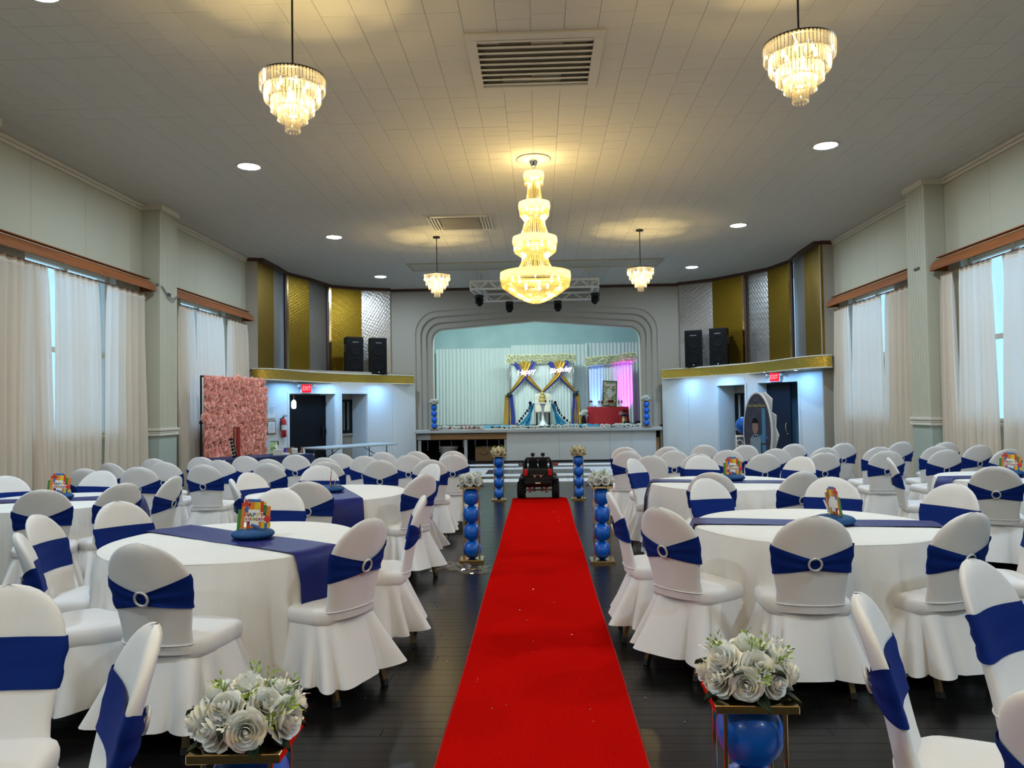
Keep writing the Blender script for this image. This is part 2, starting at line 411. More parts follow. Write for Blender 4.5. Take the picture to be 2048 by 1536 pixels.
# ---- side walls with window openings, pilasters, mouldings
WIN = [(9.5, 11.6), (13.75, 15.75), (5.1, 7.2), (.7, 2.8)]  # last two openings are out of view, added for more daylight
PIL = [(12.0, 12.6), (7.6, 8.2), (3.2, 3.8)]
SILL, HEAD = 1.2, 3.66
def side_wall(name, xw, s, yend):
    """s = -1 for the wall on the flower-wall side, +1 opposite"""
    xo = xw + s * .15
    b = MB(); ws = sorted(WIN); y0 = YB
    for (a, c) in ws + [(yend, None)]:
        b.box((xo, (y0 + a) / 2, ZC / 2 + .05), (.3, a - y0, ZC + .1))
        if c is None: break
        b.box((xo, (a + c) / 2, SILL / 2), (.3, c - a, SILL)); b.box((xo, (a + c) / 2, (HEAD + ZC) / 2 + .05), (.3, c - a, ZC + .1 - HEAD))
        y0 = c
    w = struct(b.build(name, M['wall']))
    d = .3
    sh = .37 if s < 0 else 0.0
    for (a, c) in PIL:
        a += sh; c += sh
        pb = MB().box((xw - s * d / 2, (a + c) / 2, 1.2 + (ZC - 1.2) / 2), (d, c - a, ZC - 1.2), .008); pb.build('pilaster', M['wall'], w)
        MB().box((xw - s * d / 2, (a + c) / 2, .6), (d, c - a, 1.2), .008).build('pilaster_base', M['wall_low'], w)
        n = 7
        for k in range(n):   # boards on the pilaster face
            yy = a + (k + .5) * (c - a) / n
            MB().box((xw - s * (d + .004), yy, 1.2 + (ZC - 1.28) / 2), (.008, (c - a) / n - .006, ZC - 1.3), .002).build('board', M['wall'], w)
        for (za, zb, ex) in ((1.16, 1.2, .03), (1.205, 1.235, .022), (1.24, 1.285, .035)):
            MB().box((xw - s * (d / 2 + ex / 2), (a + c) / 2, (za + zb) / 2), (d + ex, c - a + 2 * ex, zb - za), .006).build('rail', M['cream'], w)
        pts = [(xw, a - .02), (xw - s * d, a - .02), (xw - s * d, c + .02), (xw, c + .02)]
        for k, (p, q) in enumerate(zip(pts, pts[1:])):
            MB().bar((p[0] - s * .02, p[1], ZC - .045), (q[0] - s * .02, q[1], ZC - .045), .05, .09).build('cornice', M['cream'], w)
    for (za, zb, ex) in ((1.16, 1.2, .03), (1.205, 1.235, .022), (1.24, 1.285, .035)):
        MB().box((xw - s * ex / 2, (YB + yend) / 2, (za + zb) / 2), (ex, yend - YB, zb - za), .006).build('rail', M['cream'], w)
    MB().box((xw - s * .004, (YB + yend) / 2, .58), (.008, yend - YB, 1.16)).build('dado', M['wall_low'], w)
    ys = [YB] + [v + sh for p in sorted(PIL) for v in p] + [yend]
    for a, c in zip(ys[::2], ys[1::2]):
        cb = MB()
        for (dx, z, r) in ((.03, ZC - .025, .06), (.018, ZC - .075, .04)): cb.box((xw - s * dx, (a + c) / 2, z), (r, c - a, .05), .012)
        cb.build('cornice', M['cream'], w)
    # tall wall boards above the windows
    yy = YB
    while yy < yend - .2:
        ye = min(yy + 1.2, yend - .01); MB().box((xw - s * .003, (yy + ye) / 2, (HEAD + .03 + ZC - .1) / 2), (.006, ye - yy - .004, ZC - .1 - HEAD - .03), .002).build('wall_board', M['wall'], w); yy += 1.2
    return w
WL = side_wall('wall_left', XL, -1, 16.87)
WR = side_wall('wall_right', XR, 1, 16.47)
WB = struct(MB().box((-.1, YB - .1, ZC / 2), (13.4, .2, ZC + .1)).build('wall_back', M['wall']))
wn = 0
for s, xw in ((-1, XL), (1, XR)):
    for (a, c) in WIN:
        wn += 1
        w = empty_struct('window_%d' % wn, (xw + s * .16, (a + c) / 2, (SILL + HEAD) / 2))
        W, Hh = c - a, HEAD - SILL
        fb = MB()
        for yy in (-W / 2 + .04, 0, W / 2 - .04): fb.box((0, yy, 0), (.08, .08, Hh), .008)
        for zz in (-Hh / 2 + .04, 0, Hh / 2 - .04): fb.box((0, 0, zz), (.06, W, .07), .008)
        fb.build('frame', M['cream'], w)
        for yy in (-1, 1):
            for zz in (-1, 1): MB().box((0, yy * W / 4, zz * Hh / 4), (.006, W / 2 - .06, Hh / 2 - .06)).build('pane', M['pane'], w)
        MB().box((-s * .13, 0, -Hh / 2 + .01), (.22, W + .06, .035), .006).build('sill', M['cream'], w)
        l = lamp('daylight', 'AREA', (xw + s * .28, (a + c) / 2, (SILL + HEAD) / 2), 1, size=W, size_y=Hh, rot=(0, s * pi / 2, 0))
        l.data.size = Hh; l.data.size_y = W
        l.data.cycles.is_portal = True

# ---- curved corners beside the stage: upper panels, gold shelf, lower wall with doorways
def corner(side):
    s = -1 if side == 'left' else 1
    if s < 0:
        A, B = Vector((-3.5, 21.7)), Vector((-6.5, 17.6))
        P = [(-6.5, 16.86), (-6.24, 16.9), (-6.24, 17.94), (-6.27, 18.75), (-5.97, 19.6), (-5.73, 20.85), (-4.98, 21.39), (-4.19, 21.68)]
        F = [(-6.3, 16.72), (-6.08, 16.72), (-5.86, 17.1), (-5.72, 17.7), (-5.62, 18.3), (-5.42, 18.95), (-5.05, 19.65), (-4.5, 20.45), (-4.0, 21.0), (-3.5, 21.5)]
        DOORS = [(.84, 2.24, 1.955), (2.43, 3.28, 1.96)]; zb, zt = 2.24, 2.48
    else:
        A, B = Vector((3.45, 21.6)), Vector((6.3, 16.9))
        P = [(6.3, 16.46), (6.01, 16.44), (6.05, 17.55), (6.15, 18.56), (5.92, 19.56), (5.46, 20.26), (4.85, 21.1), (3.99, 21.68)]
        F = [(6.08, 16.12), (5.88, 16.16), (5.62, 16.6), (5.48, 17.3), (5.36, 18.0), (5.15, 18.75), (4.8, 19.5), (4.3, 20.4), (3.85, 20.9), (3.4, 21.4)]
        DOORS = [(.825, 2.02, 2.03), (2.42, 3.36, 2.01)]; zb, zt = 2.27, 2.52
    D = (A - B); LEN = D.length; D.normalize(); N = Vector((-D.y, D.x)) if s < 0 else Vector((D.y, -D.x))   # N points out of the room
    if N.x * s < 0: N = -N
    def W(t, d, z): q = B + D * t + N * d; return (q.x, q.y, z)
    w = empty_struct('wall_front_' + side)
    def slab(name, t0, t1, z0, z1, d0, d1, m, parent=w):
        vs = [W(t, d, z) for t in (t0, t1) for d in (d0, d1) for z in (z0, z1)]
        return MB().add(vs, [(0, 1, 3, 2), (4, 6, 7, 5), (0, 4, 5, 1), (2, 3, 7, 6), (0, 2, 6, 4), (1, 5, 7, 3)]).build(name, m, parent)
    tt = [0.0] + [v for d in DOORS for v in d[:2]] + [LEN]
    for a, c in zip(tt[::2], tt[1::2]):
        n = max(1, round((c - a) / 1.0))
        for k in range(n): slab('wall_panel', a + (c - a) * k / n + .004, a + (c - a) * (k + 1) / n - .004, 0, zb + .02, -.012, .12, M['white_wall'])
        slab('wall_core', a, c, 0, zb, 0.0, .1, M['grey_wall'])
    for (a, c, h) in DOORS:
        slab('wall_panel', a, c, h, zb + .02, -.012, .12, M['white_wall'])
        for (u0, u1, z0, z1) in ((a - .05, a, 0, h + .05), (c, c + .05, 0, h + .05), (a, c, h, h + .05)): slab('architrave', u0, u1, z0, z1, -.03, .0, M['white_wall'])
        for u in (a, c): slab('reveal', u - .02, u + .02, 0, h, .0, .58, M['white_wall'])
        slab('reveal', a, c, h, h + .03, 0, .58, M['grey_wall'])
    # corridor behind the doorways
    slab('corridor_wall', -.4, LEN + .3, 0, 2.6, 1.9, 2.0, M['grey_wall']); slab('corridor_ceiling', -.4, LEN + .3, 2.5, 2.55, .1, 2.0, M['grey_wall'])
    # upper wall, drawn as flat pressed-metal panels between dark joints
    zlo, zhi = zt - .03, ZC - .07
    def wallpiece(name, p, q, m, off=0.0, z0=zlo, z1=zhi, th=.05):
        p, q = Vector(p), Vector(q); e = (q - p).normalized(); nn = Vector((-e.y, e.x));
        if nn.y < 0: nn = -nn
        if abs(nn.y) < .3 and nn.x * s < 0: nn = -nn
        p1, q1 = p - nn * off, q - nn * off; p2, q2 = p + nn * (th - off), q + nn * (th - off)
        vs = [(a.x, a.y, z) for a in (p1, q1, q2, p2) for z in (z0, z1)]
        return MB().add(vs, [(0, 2, 3, 1), (2, 4, 5, 3), (4, 6, 7, 5), (6, 0, 1, 7), (1, 3, 5, 7), (0, 6, 4, 2)]).build(name, m, w)
    wallpiece('return_panel', P[0], P[1], M['grey_wall'], z0=0.0, z1=ZC)
    for k, mm in ((1, 'gold_panel'), (2, 'silver_panel'), (3, 'gold_panel'), (4, 'silver_panel'), (5, 'gold_panel'), (6, 'silver_panel')):
        off = .10 if k in (3, 5) else 0.0
        wallpiece('metal_panel', P[k], P[k + 1], M[mm], off)
        if k in (3, 5):
            q = Vector(P[k]); e = (Vector(P[k + 1]) - q).normalized()
            wallpiece('edge_strip', tuple(q - e * .03), tuple(q + e * .035), M['gold'], off + .02)
            wallpiece('joint_strip', tuple(q - e * .085), tuple(q - e * .03), M['darktrim'], off + .012)
    for k in range(len(P) - 1): wallpiece('ceiling_trim', P[k], P[k + 1], M['darktrim'], .13 if k else .03, ZC - .075, ZC + .0, .16)
    wallpiece('return_panel', P[-1], (P[-1][0] - s * .02, 21.8), M['grey_wall'], 0, 0, ZC)
    # gold shelf with white rims
    shelf = thing('speaker_shelf', 'curved gold-fronted shelf over the doorways on the ' + ('fire extinguisher side' if s < 0 else 'oval board side'), 'shelf', (0, 0, zt), group='curved gold shelves')
    # smooth the front line
    def smooth(pts, n=4):
        out = []
        for i in range(len(pts) - 1):
            p0, p1, p2, p3 = [Vector(pts[max(0, min(len(pts) - 1, i + k))]) for k in (-1, 0, 1, 2)]
            for j in range(n):
                t = j / n; out.append(.5 * ((2 * p1) + (p2 - p0) * t + (2 * p0 - 5 * p1 + 4 * p2 - p3) * t * t + (3 * p1 - p0 - 3 * p2 + p3) * t ** 3))
        out.append(Vector(pts[-1])); return out
    S = smooth(F)
    nS = len(S) - 1
    bb = MB(); bb.grid(lambda u, v: (S[round(u * nS)].x, S[round(u * nS)].y, (zb - zt) * (1 - v) - 0.0), nS, 1)
    bb.build('gold_front', M['gold_band'], shelf)
    bt = MB(); back = [Vector(P[0]) + Vector((0, .1))] + [Vector(P[k]) for k in range(1, 8)]
    def bk(u):
        x = u * (len(back) - 1); i = min(int(x), len(back) - 2); return back[i].lerp(back[i + 1], x - i)
    for z in (-.005, zb - zt): bt.grid(lambda u, v: ((lambda q: (q.x, q.y, z))(S[round(u * nS)].lerp(bk(u), v))), nS, 2)
    bt.build('shelf_board', M['grey_wall'], shelf)
    for z in (0, zb - zt): MB().tube([(p.x, p.y, z) for p in S], .016, 6).build('rim', M['cream'], shelf)
    # lenses let into the underside
    for k, t in enumerate(((.7, 2.0, 3.6) if s < 0 else (.55, 1.4, 3.0, 4.3))):
        q = B + D * t - N * (.46 if (s > 0 and k == 1) else .40)
        lt = thing('downlight', 'round white light under the gold shelf, ' + ['end by the windows', 'over the wide doorway', 'over the narrow doorway', 'end by the stage'][k] + (', extinguisher side' if s < 0 else ', oval board side'), 'ceiling light', (q.x, q.y, zb - .004), group='lights under the gold shelves')
        MB().lathe([(.075, -.004), (.095, -.012), (.098, 0)], 20).build('trim_ring', M['white_pl'], lt)
        MB().lathe([(.0, -.006), (.075, -.006)], 20, caps=False).build('lens', M['shelf_down'], lt)
    return w, W, slab, A, B, D, N, zb, zt, DOORS, S
CL = corner('left'); CR = corner('right')

# door leaves and the small windows down the passages
def leaf(C, name, t0, t1, h, d, m, label_handle=True):
    w, W, slab = C[0], C[1], C[2]
    o = empty_struct(name)
    slab('door_leaf', t0, t1, .01, h, d, d + .05, m, o)
    return o
d1 = leaf(CL, 'door_1', .86, 2.22, 1.93, .36, M['door'])
q = CL[1](1.02, .30, .95); MB().ball(q, .035, 12, 8).build('door_knob', M['chrome'], d1)
for z in (.35, 1.0, 1.7): MB().box(CL[1](2.2, .345, z), (.03, .03, .12)).build('hinge', M['iron'], d1)
MB().box(CL[1](2.1, .33, 1.0), (.04, .04, .28), .01).build('door_closer', M['black'], d1)
d2 = leaf(CR, 'door_2', 1.30, 2.0, 2.0, .27, M['navy_door'])
MB().tube([CR[1](1.4, .24, .88), CR[1](1.4, .21, .93), CR[1](1.4, .21, 1.03), CR[1](1.4, .24, 1.08)], .013, 8).build('door_handle', M['gold'], d2)
MB().ball(CR[1](1.4, .265, .82), .018, 10, 6).build('door_lock', M['gold'], d2)
CR[2]('passage_wall', .3, 2.2, 0, 2.3, .62, .66, mat('blue grey passage paint', (.13, .22, .28), .6), CR[0])
for C, (t0, t1), nm in ((CL, (2.88, 3.27), 'window_9'), (CR, (2.88, 3.35), 'window_10')):
    w = empty_struct(nm); S = C[2]
    dd = .59
    jl = 2.24 if C is CL else 2.2
    S('passage_wall', jl, 3.9, 0, .86, dd, dd + .04, M['dark'] if C is CR else M['grey_wall'], w); S('sill', t0, t1, .86, .92, dd - .06, dd, M['grey_wall'], w)
    S('passage_wall', jl, t0, .8, 1.9, dd, dd + .04, M['grey_wall'], w); S('passage_wall', jl, 3.9, 1.82, 2.3, dd, dd + .04, M['grey_wall'], w); S('passage_wall', t1, 3.9, .8, 1.9, dd, dd + .04, M['grey_wall'], w)
    for (a, c, z0, z1) in ((t0, t0 + .05, .92, 1.82), (t1 - .05, t1, .92, 1.82), (t0, t1, 1.77, 1.82), (t0, t1, .92, 1.0), ((t0 + t1) / 2 - .02, (t0 + t1) / 2 + .02, .92, 1.82)): S('frame', a, c, z0, z1, dd - .03, dd + .03, M['black'], w)
    for k in range(5):
        a = t0 + .06 + k * .1
        S('slat', a, a + .05, 1.0, 1.77, dd + .05, dd + .06, M['paper'], w)
    S('pane', t0, t1, .92, 1.82, dd + .03, dd + .036, M['pane'], w)

# ---- proscenium wall with stepped, pointed arch
STY = 21.8
def arch(k, n=44):
    """outline of the opening, k=0 inner edge .. 1 outer edge, from the foot on one side over the top to the other"""
    hw = 2.98 + .46 * k; top = 4.02 + .46 * k; zs = 3.79 + .50 * k; R = .30 + .32 * k
    pts = [(-hw, .94)]
    for i in range(1, 6): pts.append((-hw, .94 + (zs - R - .94) * i / 5))
    sl = (top - zs) / hw
    for i in range(1, 8):
        a = pi - i / 7 * (pi / 2 - atan2(sl, 1) * .9)
        pts.append((-hw + R + R * cos(a), zs - R + R * sin(a) + sl * R * (i / 7) * .9))
    x0, z0 = pts[-1]
    for i in range(1, 8): pts.append((x0 + (0 - x0) * i / 7, z0 + (top - z0) * i / 7))
    full = pts + [(-x, z) for x, z in reversed(pts[:-1])]
    return [(x - .06 + 0 * k, z - (x) * .004) for x, z in full]
wf = empty_struct('wall_front')
prof = [(1, 0), (.97, .03), (.93, .05), (.70, .06), (.66, .10), (.62, .15), (.38, .16), (.34, .20), (.30, .25), (.06, .26), (.02, .30), (0, .34)]
LN = [[(x, STY + dy, z) for x, z in arch(k)] for k, dy in prof]
nA = len(LN[0])
b = MB(); b.add([p for l in LN for p in l], [(j * nA + i, j * nA + i + 1, (j + 1) * nA + i + 1, (j + 1) * nA + i) for j in range(len(LN) - 1) for i in range(nA - 1)], False)
b.build('arch_moulding', M['grey_wall'], wf)
inner = LN[-1]; b = MB(); b.add(inner + [(x, y + .25, z) for x, y, z in inner], [(i, i + 1, nA + i + 1, nA + i) for i in range(nA - 1)])
b.build('arch_reveal', M['cream'], wf)
out = LN[0]; X0, X1, ZT = -4.19, 3.99, ZC
def onrect(x, z):
    cx, cz = -.06, 1.6; dx, dz = x - cx, z - cz; t = 1e9
    if dx < 0: t = min(t, (X0 - cx) / dx)
    if dx > 0: t = min(t, (X1 - cx) / dx)
    if dz > 0: t = min(t, (ZT - cz) / dz)
    if dz < 0: t = min(t, (0 - cz) / dz)
    return (cx + dx * t, STY, cz + dz * t)
rect = [onrect(p[0], p[2]) for p in out]
b = MB(); b.add(out + rect, [(i, i + 1, nA + i + 1, nA + i) for i in range(nA - 1)])
for cx, i in ((X0, 0), (X1, nA - 1)):
    pass
b.add([(X0, STY, ZT), rect[[i for i in range(nA) if rect[i][2] >= ZT - 1e-3][0]], rect[[i for i in range(nA) if rect[i][2] >= ZT - 1e-3][0] - 1]], [(0, 1, 2)])
kk = [i for i in range(nA) if rect[i][2] >= ZT - 1e-3][-1]
b.add([(X1, STY, ZT), rect[kk], rect[kk + 1]], [(0, 1, 2)])
b.box(((X0 - 3.5) / 2, STY + .05, .5), (abs(X0 + 3.5), .1, 1.0)); b.box(((X1 + 3.4) / 2, STY + .05, .5), (abs(X1 - 3.4), .1, 1.0))
b.build('wall_face', M['grey_wall'], wf)
MB().box((-.1, STY - .03, ZC - .035), (8.3, .06, .07)).build('ceiling_trim', M['darktrim'], wf)

# ---- stage
SZ = .94
st = empty_struct('floor_stage')
MB().box((0, 24.8, SZ - .05), (10.6, 6.2, .1)).build('stage_floor', M['stagefloor'], st)
MB().box((-.03, STY - .06, SZ - .05), (6.96, .22, .105), .02).build('stage_lip', M['lip'], st)
for (a, c) in ((-.93, .55), (.554, 1.98), (1.984, 2.6), (2.604, 3.28)): MB().box(((a + c) / 2, STY + .02, .435), (c - a, .03, .80), .004).build('front_panel', M['stage_panel'], st)
MB().box((-2.02, STY + .06, .735), (2.18, .06, .17), .01).build('front_beam', M['stagewood'], st)
MB().box((-3.3, STY + .06, .735), (.4, .06, .17), .01).build('front_beam', M['lip'], st)
for x in (-3.42, -2.1, -.96, 3.33): MB().box((x, STY + .08, .32), (.09, .09, .64), .006).build('front_post', M['stagewood'] if x > 3 else M['lip'], st)
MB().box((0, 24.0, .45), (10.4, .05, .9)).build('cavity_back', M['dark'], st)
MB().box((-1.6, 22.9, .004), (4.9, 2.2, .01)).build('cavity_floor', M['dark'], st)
MB().box((3.7, STY + .3, .45), (.9, .05, .9)).build('cavity_side', M['dark'], st)  # dark filler added to close the slot; its shade is in the colour
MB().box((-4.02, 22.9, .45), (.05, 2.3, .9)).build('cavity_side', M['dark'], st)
MB().box((-.1, STY - .02, .02), (6.9, .06, .04), .008).build('base_strip', M['black'], st)
ws = empty_struct('wall_stage')
MB().box((0, 27.75, 2.5), (10.6, .1, 5.2)).build('back_wall', M['teal'], ws)
for x in (-5.2, 5.2): MB().box((x, 24.9, 2.5), (.1, 6.0, 5.2)).build('side_wall', M['teal'], ws)
MB().box((0, 24.9, 5.05), (10.6, 6.0, .1)).build('stage_ceiling', M['teal'], ws)
lamp('stage_wash', 'AREA', (-.6, 22.9, 4.75), P_STAGE, (.70, .97, 1.0), 6.0, (radians(32), 0, 0), size_y=.4)
lamp('stage_key', 'AREA', (-1.6, 23.2, 4.75), P_STAGE * .35, (.95, 1.0, .92), 1.2, (radians(38), 0, 0), size_y=.4)
# ================================================================ BANQUET CHAIRS
def sgnpow(a, p): return (1 if a >= 0 else -1) * abs(a) ** p
def back_w(z):
    if z > .76: return .208 * sqrt(max(0.0, 1 - ((z - .76) / .1925) ** 2))
    t = (z - .42) / .34; return .184 - .012 * sin(pi * min(1, t * 1.6)) * (t < .62) + .024 * t * t
def back_d(z): return .036 - .012 * max(0, min(1, (z - .42) / .3)) if z < .9 else .024 * max(.25, sqrt(max(0, 1 - ((z - .9) / .0525) ** 2)))
def back_y(z): return -.200 - .135 * max(0, (z - .42) / .53) ** 1.15
def back_pt(a, z, grow=0.0, dz=0.0):
    w, d = back_w(z) + grow, back_d(z) + grow
    x = w * sgnpow(cos(a), .75); y = d * sgnpow(sin(a), .75)
    return (x, back_y(z) + y + .035 * (x / .2) ** 2 + dz, z)
def chair_back(seed):
    r = random.Random(seed); ph = r.random() * 6
    zs = [.425, .47, .53, .6, .67, .73, .78, .82, .855, .885, .91, .93, .943, .9505, .9524]
    n = 28
    b = MB(); b.grid(lambda u, v: (lambda z, a: back_pt(a, z, .0022 * sin(5 * a + 9 * z + ph)))(zs[round(v * 14)], 2 * pi * u), n, 14, cu=True)
    return b
def chair_seam(): return MB().tube([back_pt(2 * pi * k / 32, .47, .003) for k in range(32)], .0035, 5, closed=True)
def chair_sash(seed):
    r = random.Random(seed); ph = r.random() * 6; tl = (r.random() - .5) * .02
    n, nv = 40, 7
    def fn(u, v):
        a = 2 * pi * u; x = sgnpow(cos(a), .75); rear = sin(a) < 0
        hi, lo = .795, .635
        if rear:
            k = (1 - abs(x)) ** .9; hi -= .078 * k; lo += .030 * k
        hi += tl * x; lo += tl * x
        z = lo + (hi - lo) * v
        g = .006 + .0035 * sin(v * 4 * pi + ph + 2 * x) * (1.3 if rear else .5) + (.006 * (1 - abs(x)) if rear else 0)
        return back_pt(a, z, g)
    b = MB(); b.grid(fn, n, nv, cu=True)
    return b
def rr(u, hx, hy, p=.42):
    a = 2 * pi * u; return hx * sgnpow(cos(a), p), hy * sgnpow(sin(a), p)
def chair_seat(seed):
    R = [(.398, .000), (.405, .010), (.43, .015), (.455, .016), (.475, .010), (.489, -.008), (.497, -.045), (.501, -.11)]
    b = MB(); b.grid(lambda u, v: (lambda z, o: (lambda x, y: (x * (1 + .06 * (y + .2)), y + .012, z + .004 * cos(3 * x * 8)))(*rr(u, .213 + o, .205 + o)))(*R[round(v * 7)]), 32, 7, cu=True)
    base = len(b.v) - 32; c = len(b.v); b.v.append((0, .01, .500))
    for i in range(32): b.f.append((base + i, base + (i + 1) % 32, c)); b.sm.append(True); b.mi.append(0)
    return b
def chair_skirt(seed):
    r = random.Random(seed); ph = [r.random() * 6.3 for _ in range(4)]; n = 96; nv = 8
    def fn(u, v):
        a = 2 * pi * u; f = (abs(sin(5.5 * a + ph[0] + .9 * sin(2 * a + ph[1]))) ** .7 * 2 - 1.2) * .75 + sin(5 * a + ph[2]) * .35
        t = v; o = .010 + .072 * t + .072 * t ** 1.1 * f
        x, y = rr(u, .213 + o, .205 + o, .5)
        return (x, y + .012 - .055 * t * max(0, -sin(a)), .415 - .305 * t + .012 * t * sin(3 * a + ph[3]) + .008 * t * f)
    b = MB(); b.grid(fn, n, nv, cu=True); return b
def chair_hem(seed):
    return None
def chair_leg(sx, sy):
    b = MB(); top = Vector((sx * .150, .15 * sy, .42)); bot = Vector((sx * .182, .195 if sy > 0 else -.255, .03))
    b.cur = 0; b.bar(top, bot, .026, .026); b.cur = 1; b.bar(bot, bot + (bot - top).normalized() * .031, .030, .030)
    return b
PROTO = []
for k in range(3):
    root = thing('banquet_chair', 'x', 'chair')
    chair_back(k).build('backrest', M['cover'], root)
    chair_seam().build('seam', M['cover'], root)
    chair_seat(k).build('seat', M['cover'], root)
    chair_skirt(k * 7 + 1).build('skirt', M['cover'], root)
    sa = chair_sash(k).build('sash', M['navy'], root); sa['label'] = 'navy stretch sash'
    rb = MB(); yr = back_y(.697) - back_d(.697) - .020
    rb.tube([(.032 * cos(2 * pi * i / 24), yr + .25 * .032 * sin(2 * pi * i / 24) * -1, .697 + .032 * sin(2 * pi * i / 24)) for i in range(24)], .0065, 7, closed=True)
    rg = rb.build('buckle_ring', M['rhinestone'], sa); rg['label'] = 'silver rhinestone ring'
    for sx in (-1, 1):
        for sy in (1, -1): chair_leg(sx, sy).build('leg', [M['brass_leg'], M['foot']], root)
    PROTO.append(root)
USED = [False] * 3
def chair(x, y, ang, label, group, sash=True, lean=0.0):
    """(x, y): where the top of the backrest stands; ang: where a sitter would look, degrees from +x"""
    k = rng.randrange(3); a = radians(ang)
    if USED[k] or not sash: o = copy_tree(PROTO[k])
    else: o = PROTO[k]; USED[k] = True
    if not sash:
        for ch in list(o.children):
            if ch.name.startswith('sash'):
                for g in list(ch.children): bpy.data.objects.remove(g)
                bpy.data.objects.remove(ch)
    o.location = (x + cos(a) * .325, y + sin(a) * .325, 0); o.rotation_euler = (0, 0, a - pi / 2)
    o['label'] = label; o['group'] = group; o['category'] = 'chair'
    return o
TAB = {'L1': (-1.88, 4.70), 'R1': (1.76, 5.08), 'L3': (-2.03, 7.33), 'R2': (1.88, 7.85), 'L2': (-4.45, 6.85), 'R3': (4.85, 8.0)}
FW, OB = 'flower-wall side', 'oval-board side'
CH = [
 # first table, flower-wall side
 ('L1', -1.80, 3.40, 82, 'white chair showing its ringed navy sash, near side of first table, ' + FW),
 ('L1', -2.58, 3.73, 33, 'white chair seen edge-on at the window end of the first table, ' + FW),
 ('L1', -2.94, 4.40, 8, 'white chair with plain navy band, second from the edge-on one, first table, ' + FW),
 ('L1', -2.80, 5.02, -27, 'white chair with plain band behind the cloth at first table, ' + FW + ', window end'),
 ('L1', -1.96, 5.75, -85, 'white chair behind the birthday card of the first table, ' + FW),
 ('L1', -0.79, 5.17, 189, 'slim edge-on white chair near the carpet at the first table, ' + FW),
 ('L1', -0.92, 4.11, 150, 'white chair with ringed sash, its back to the carpet, first table, ' + FW),
 # first table, oval-board side
 ('R1', 1.41, 4.03, 85, 'white chair with centred silver ring, near side of first table, ' + OB),
 ('R1', 2.24, 4.10, 112, 'white chair with ringed sash beside the centred one, first table, ' + OB),
 ('R1', 0.68, 4.44, 40, 'creased white chair with ringed sash, nearest the carpet corner, first table, ' + OB),
 ('R1', 0.47, 5.25, -2, 'edge-on white chair beside the carpet at the first table, ' + OB),
 ('R1', 1.30, 6.14, -62, 'white chair with wide plain navy band, far side of first table, ' + OB),
 ('R1', 2.28, 6.13, -108, 'white chair behind the card stand, far side of first table, ' + OB),
 ('R1', 2.90, 5.51, 212, 'white chair with plain band at the window end of first table, ' + OB),
 ('R1', 2.98, 4.62, 160, 'white chair cut by the picture edge, seat towards the first table, ' + OB),
 # second table beside the carpet, flower-wall side
 ('L3', -1.93, 6.31, 95, 'white chair with ringed sash, near side of second table, ' + FW),
 ('L3', -2.68, 6.62, 22, 'edge-on white chair beside the second table, ' + FW),
 ('L3', -2.80, 7.30, -25, 'white chair with plain band just behind the edge-on one, second table, ' + FW),
 ('L3', -2.35, 8.12, -68, 'white chair behind the card stand of the second table, ' + FW),
 ('L3', -1.13, 8.16, 222, 'white chair with plain band at the far carpet corner, second table, ' + FW),
 ('L3', -1.03, 6.88, 143, 'white chair with ringed sash, back to the carpet, second table, ' + FW),
 # second table beside the carpet, oval-board side
 ('R2', 1.47, 6.69, 78, 'white chair mostly hidden behind a plain-banded one, near side of second table, ' + OB),
 ('R2', 2.26, 6.71, 108, 'white chair with ringed sash, near side of second table, ' + OB),
 ('R2', 1.02, 8.57, -36, 'white chair with plain band and full skirt beside the carpet, second table, ' + OB),
 ('R2', 1.84, 8.93, -85, 'white chair with straight navy band behind the card, second table, ' + OB),
 ('R2', 2.87, 8.54, 218, 'warm-lit white chair with plain band, window end of second table, ' + OB),
 # table by the windows, flower-wall side
 ('L2', -3.89, 5.89, 118, 'white chair with ringed sash, near side of window table, ' + FW),
 ('L2', -3.50, 6.36, 150, 'white chair with navy bow at the aisle corner of window table, ' + FW),
 ('L2', -3.36, 7.00, 176, 'warm-lit white chair turned sideways at the window table, ' + FW),
 ('L2', -5.16, 7.26, -38, 'white chair with plain band cut by the picture edge, window table, ' + FW),
 ('L2', -4.50, 7.77, -88, 'white chair behind the birthday card of the window table, ' + FW),
 # table by the windows, oval-board side
 ('R3', 4.01, 6.94, 62, 'white chair with ringed sash, near side of window table, ' + OB),
 ('R3', 3.65, 8.20, -18, 'edge-on white chair with its seat towards the window table, ' + OB),
 # tables beyond the frame
 ('L0', -1.82, 2.58, -75, 'white chair with broad plain band at the picture edge, nearest corner, ' + FW),
 ('L0', -1.07, 2.09, 214, 'edge-on white chair with broad navy band behind the large bouquet, ' + FW),
 ('R0', 1.57, 2.88, -50, 'large white chair facing the camera with plain navy band, ' + OB),
 ('R0', 0.96, 2.38, -25, 'edge-on white chair with bulging navy sash, seat towards the picture corner, ' + OB),
 ('R0', 1.035, 1.56, 25, 'white chair of which only the rim shows in the corner, ' + OB),
]
for t, x, y, a, lab in CH: chair(x, y, a, lab, 'chairs around the round tables')
ORD = ['first', 'second', 'third', 'fourth', 'fifth', 'sixth', 'seventh', 'eighth']
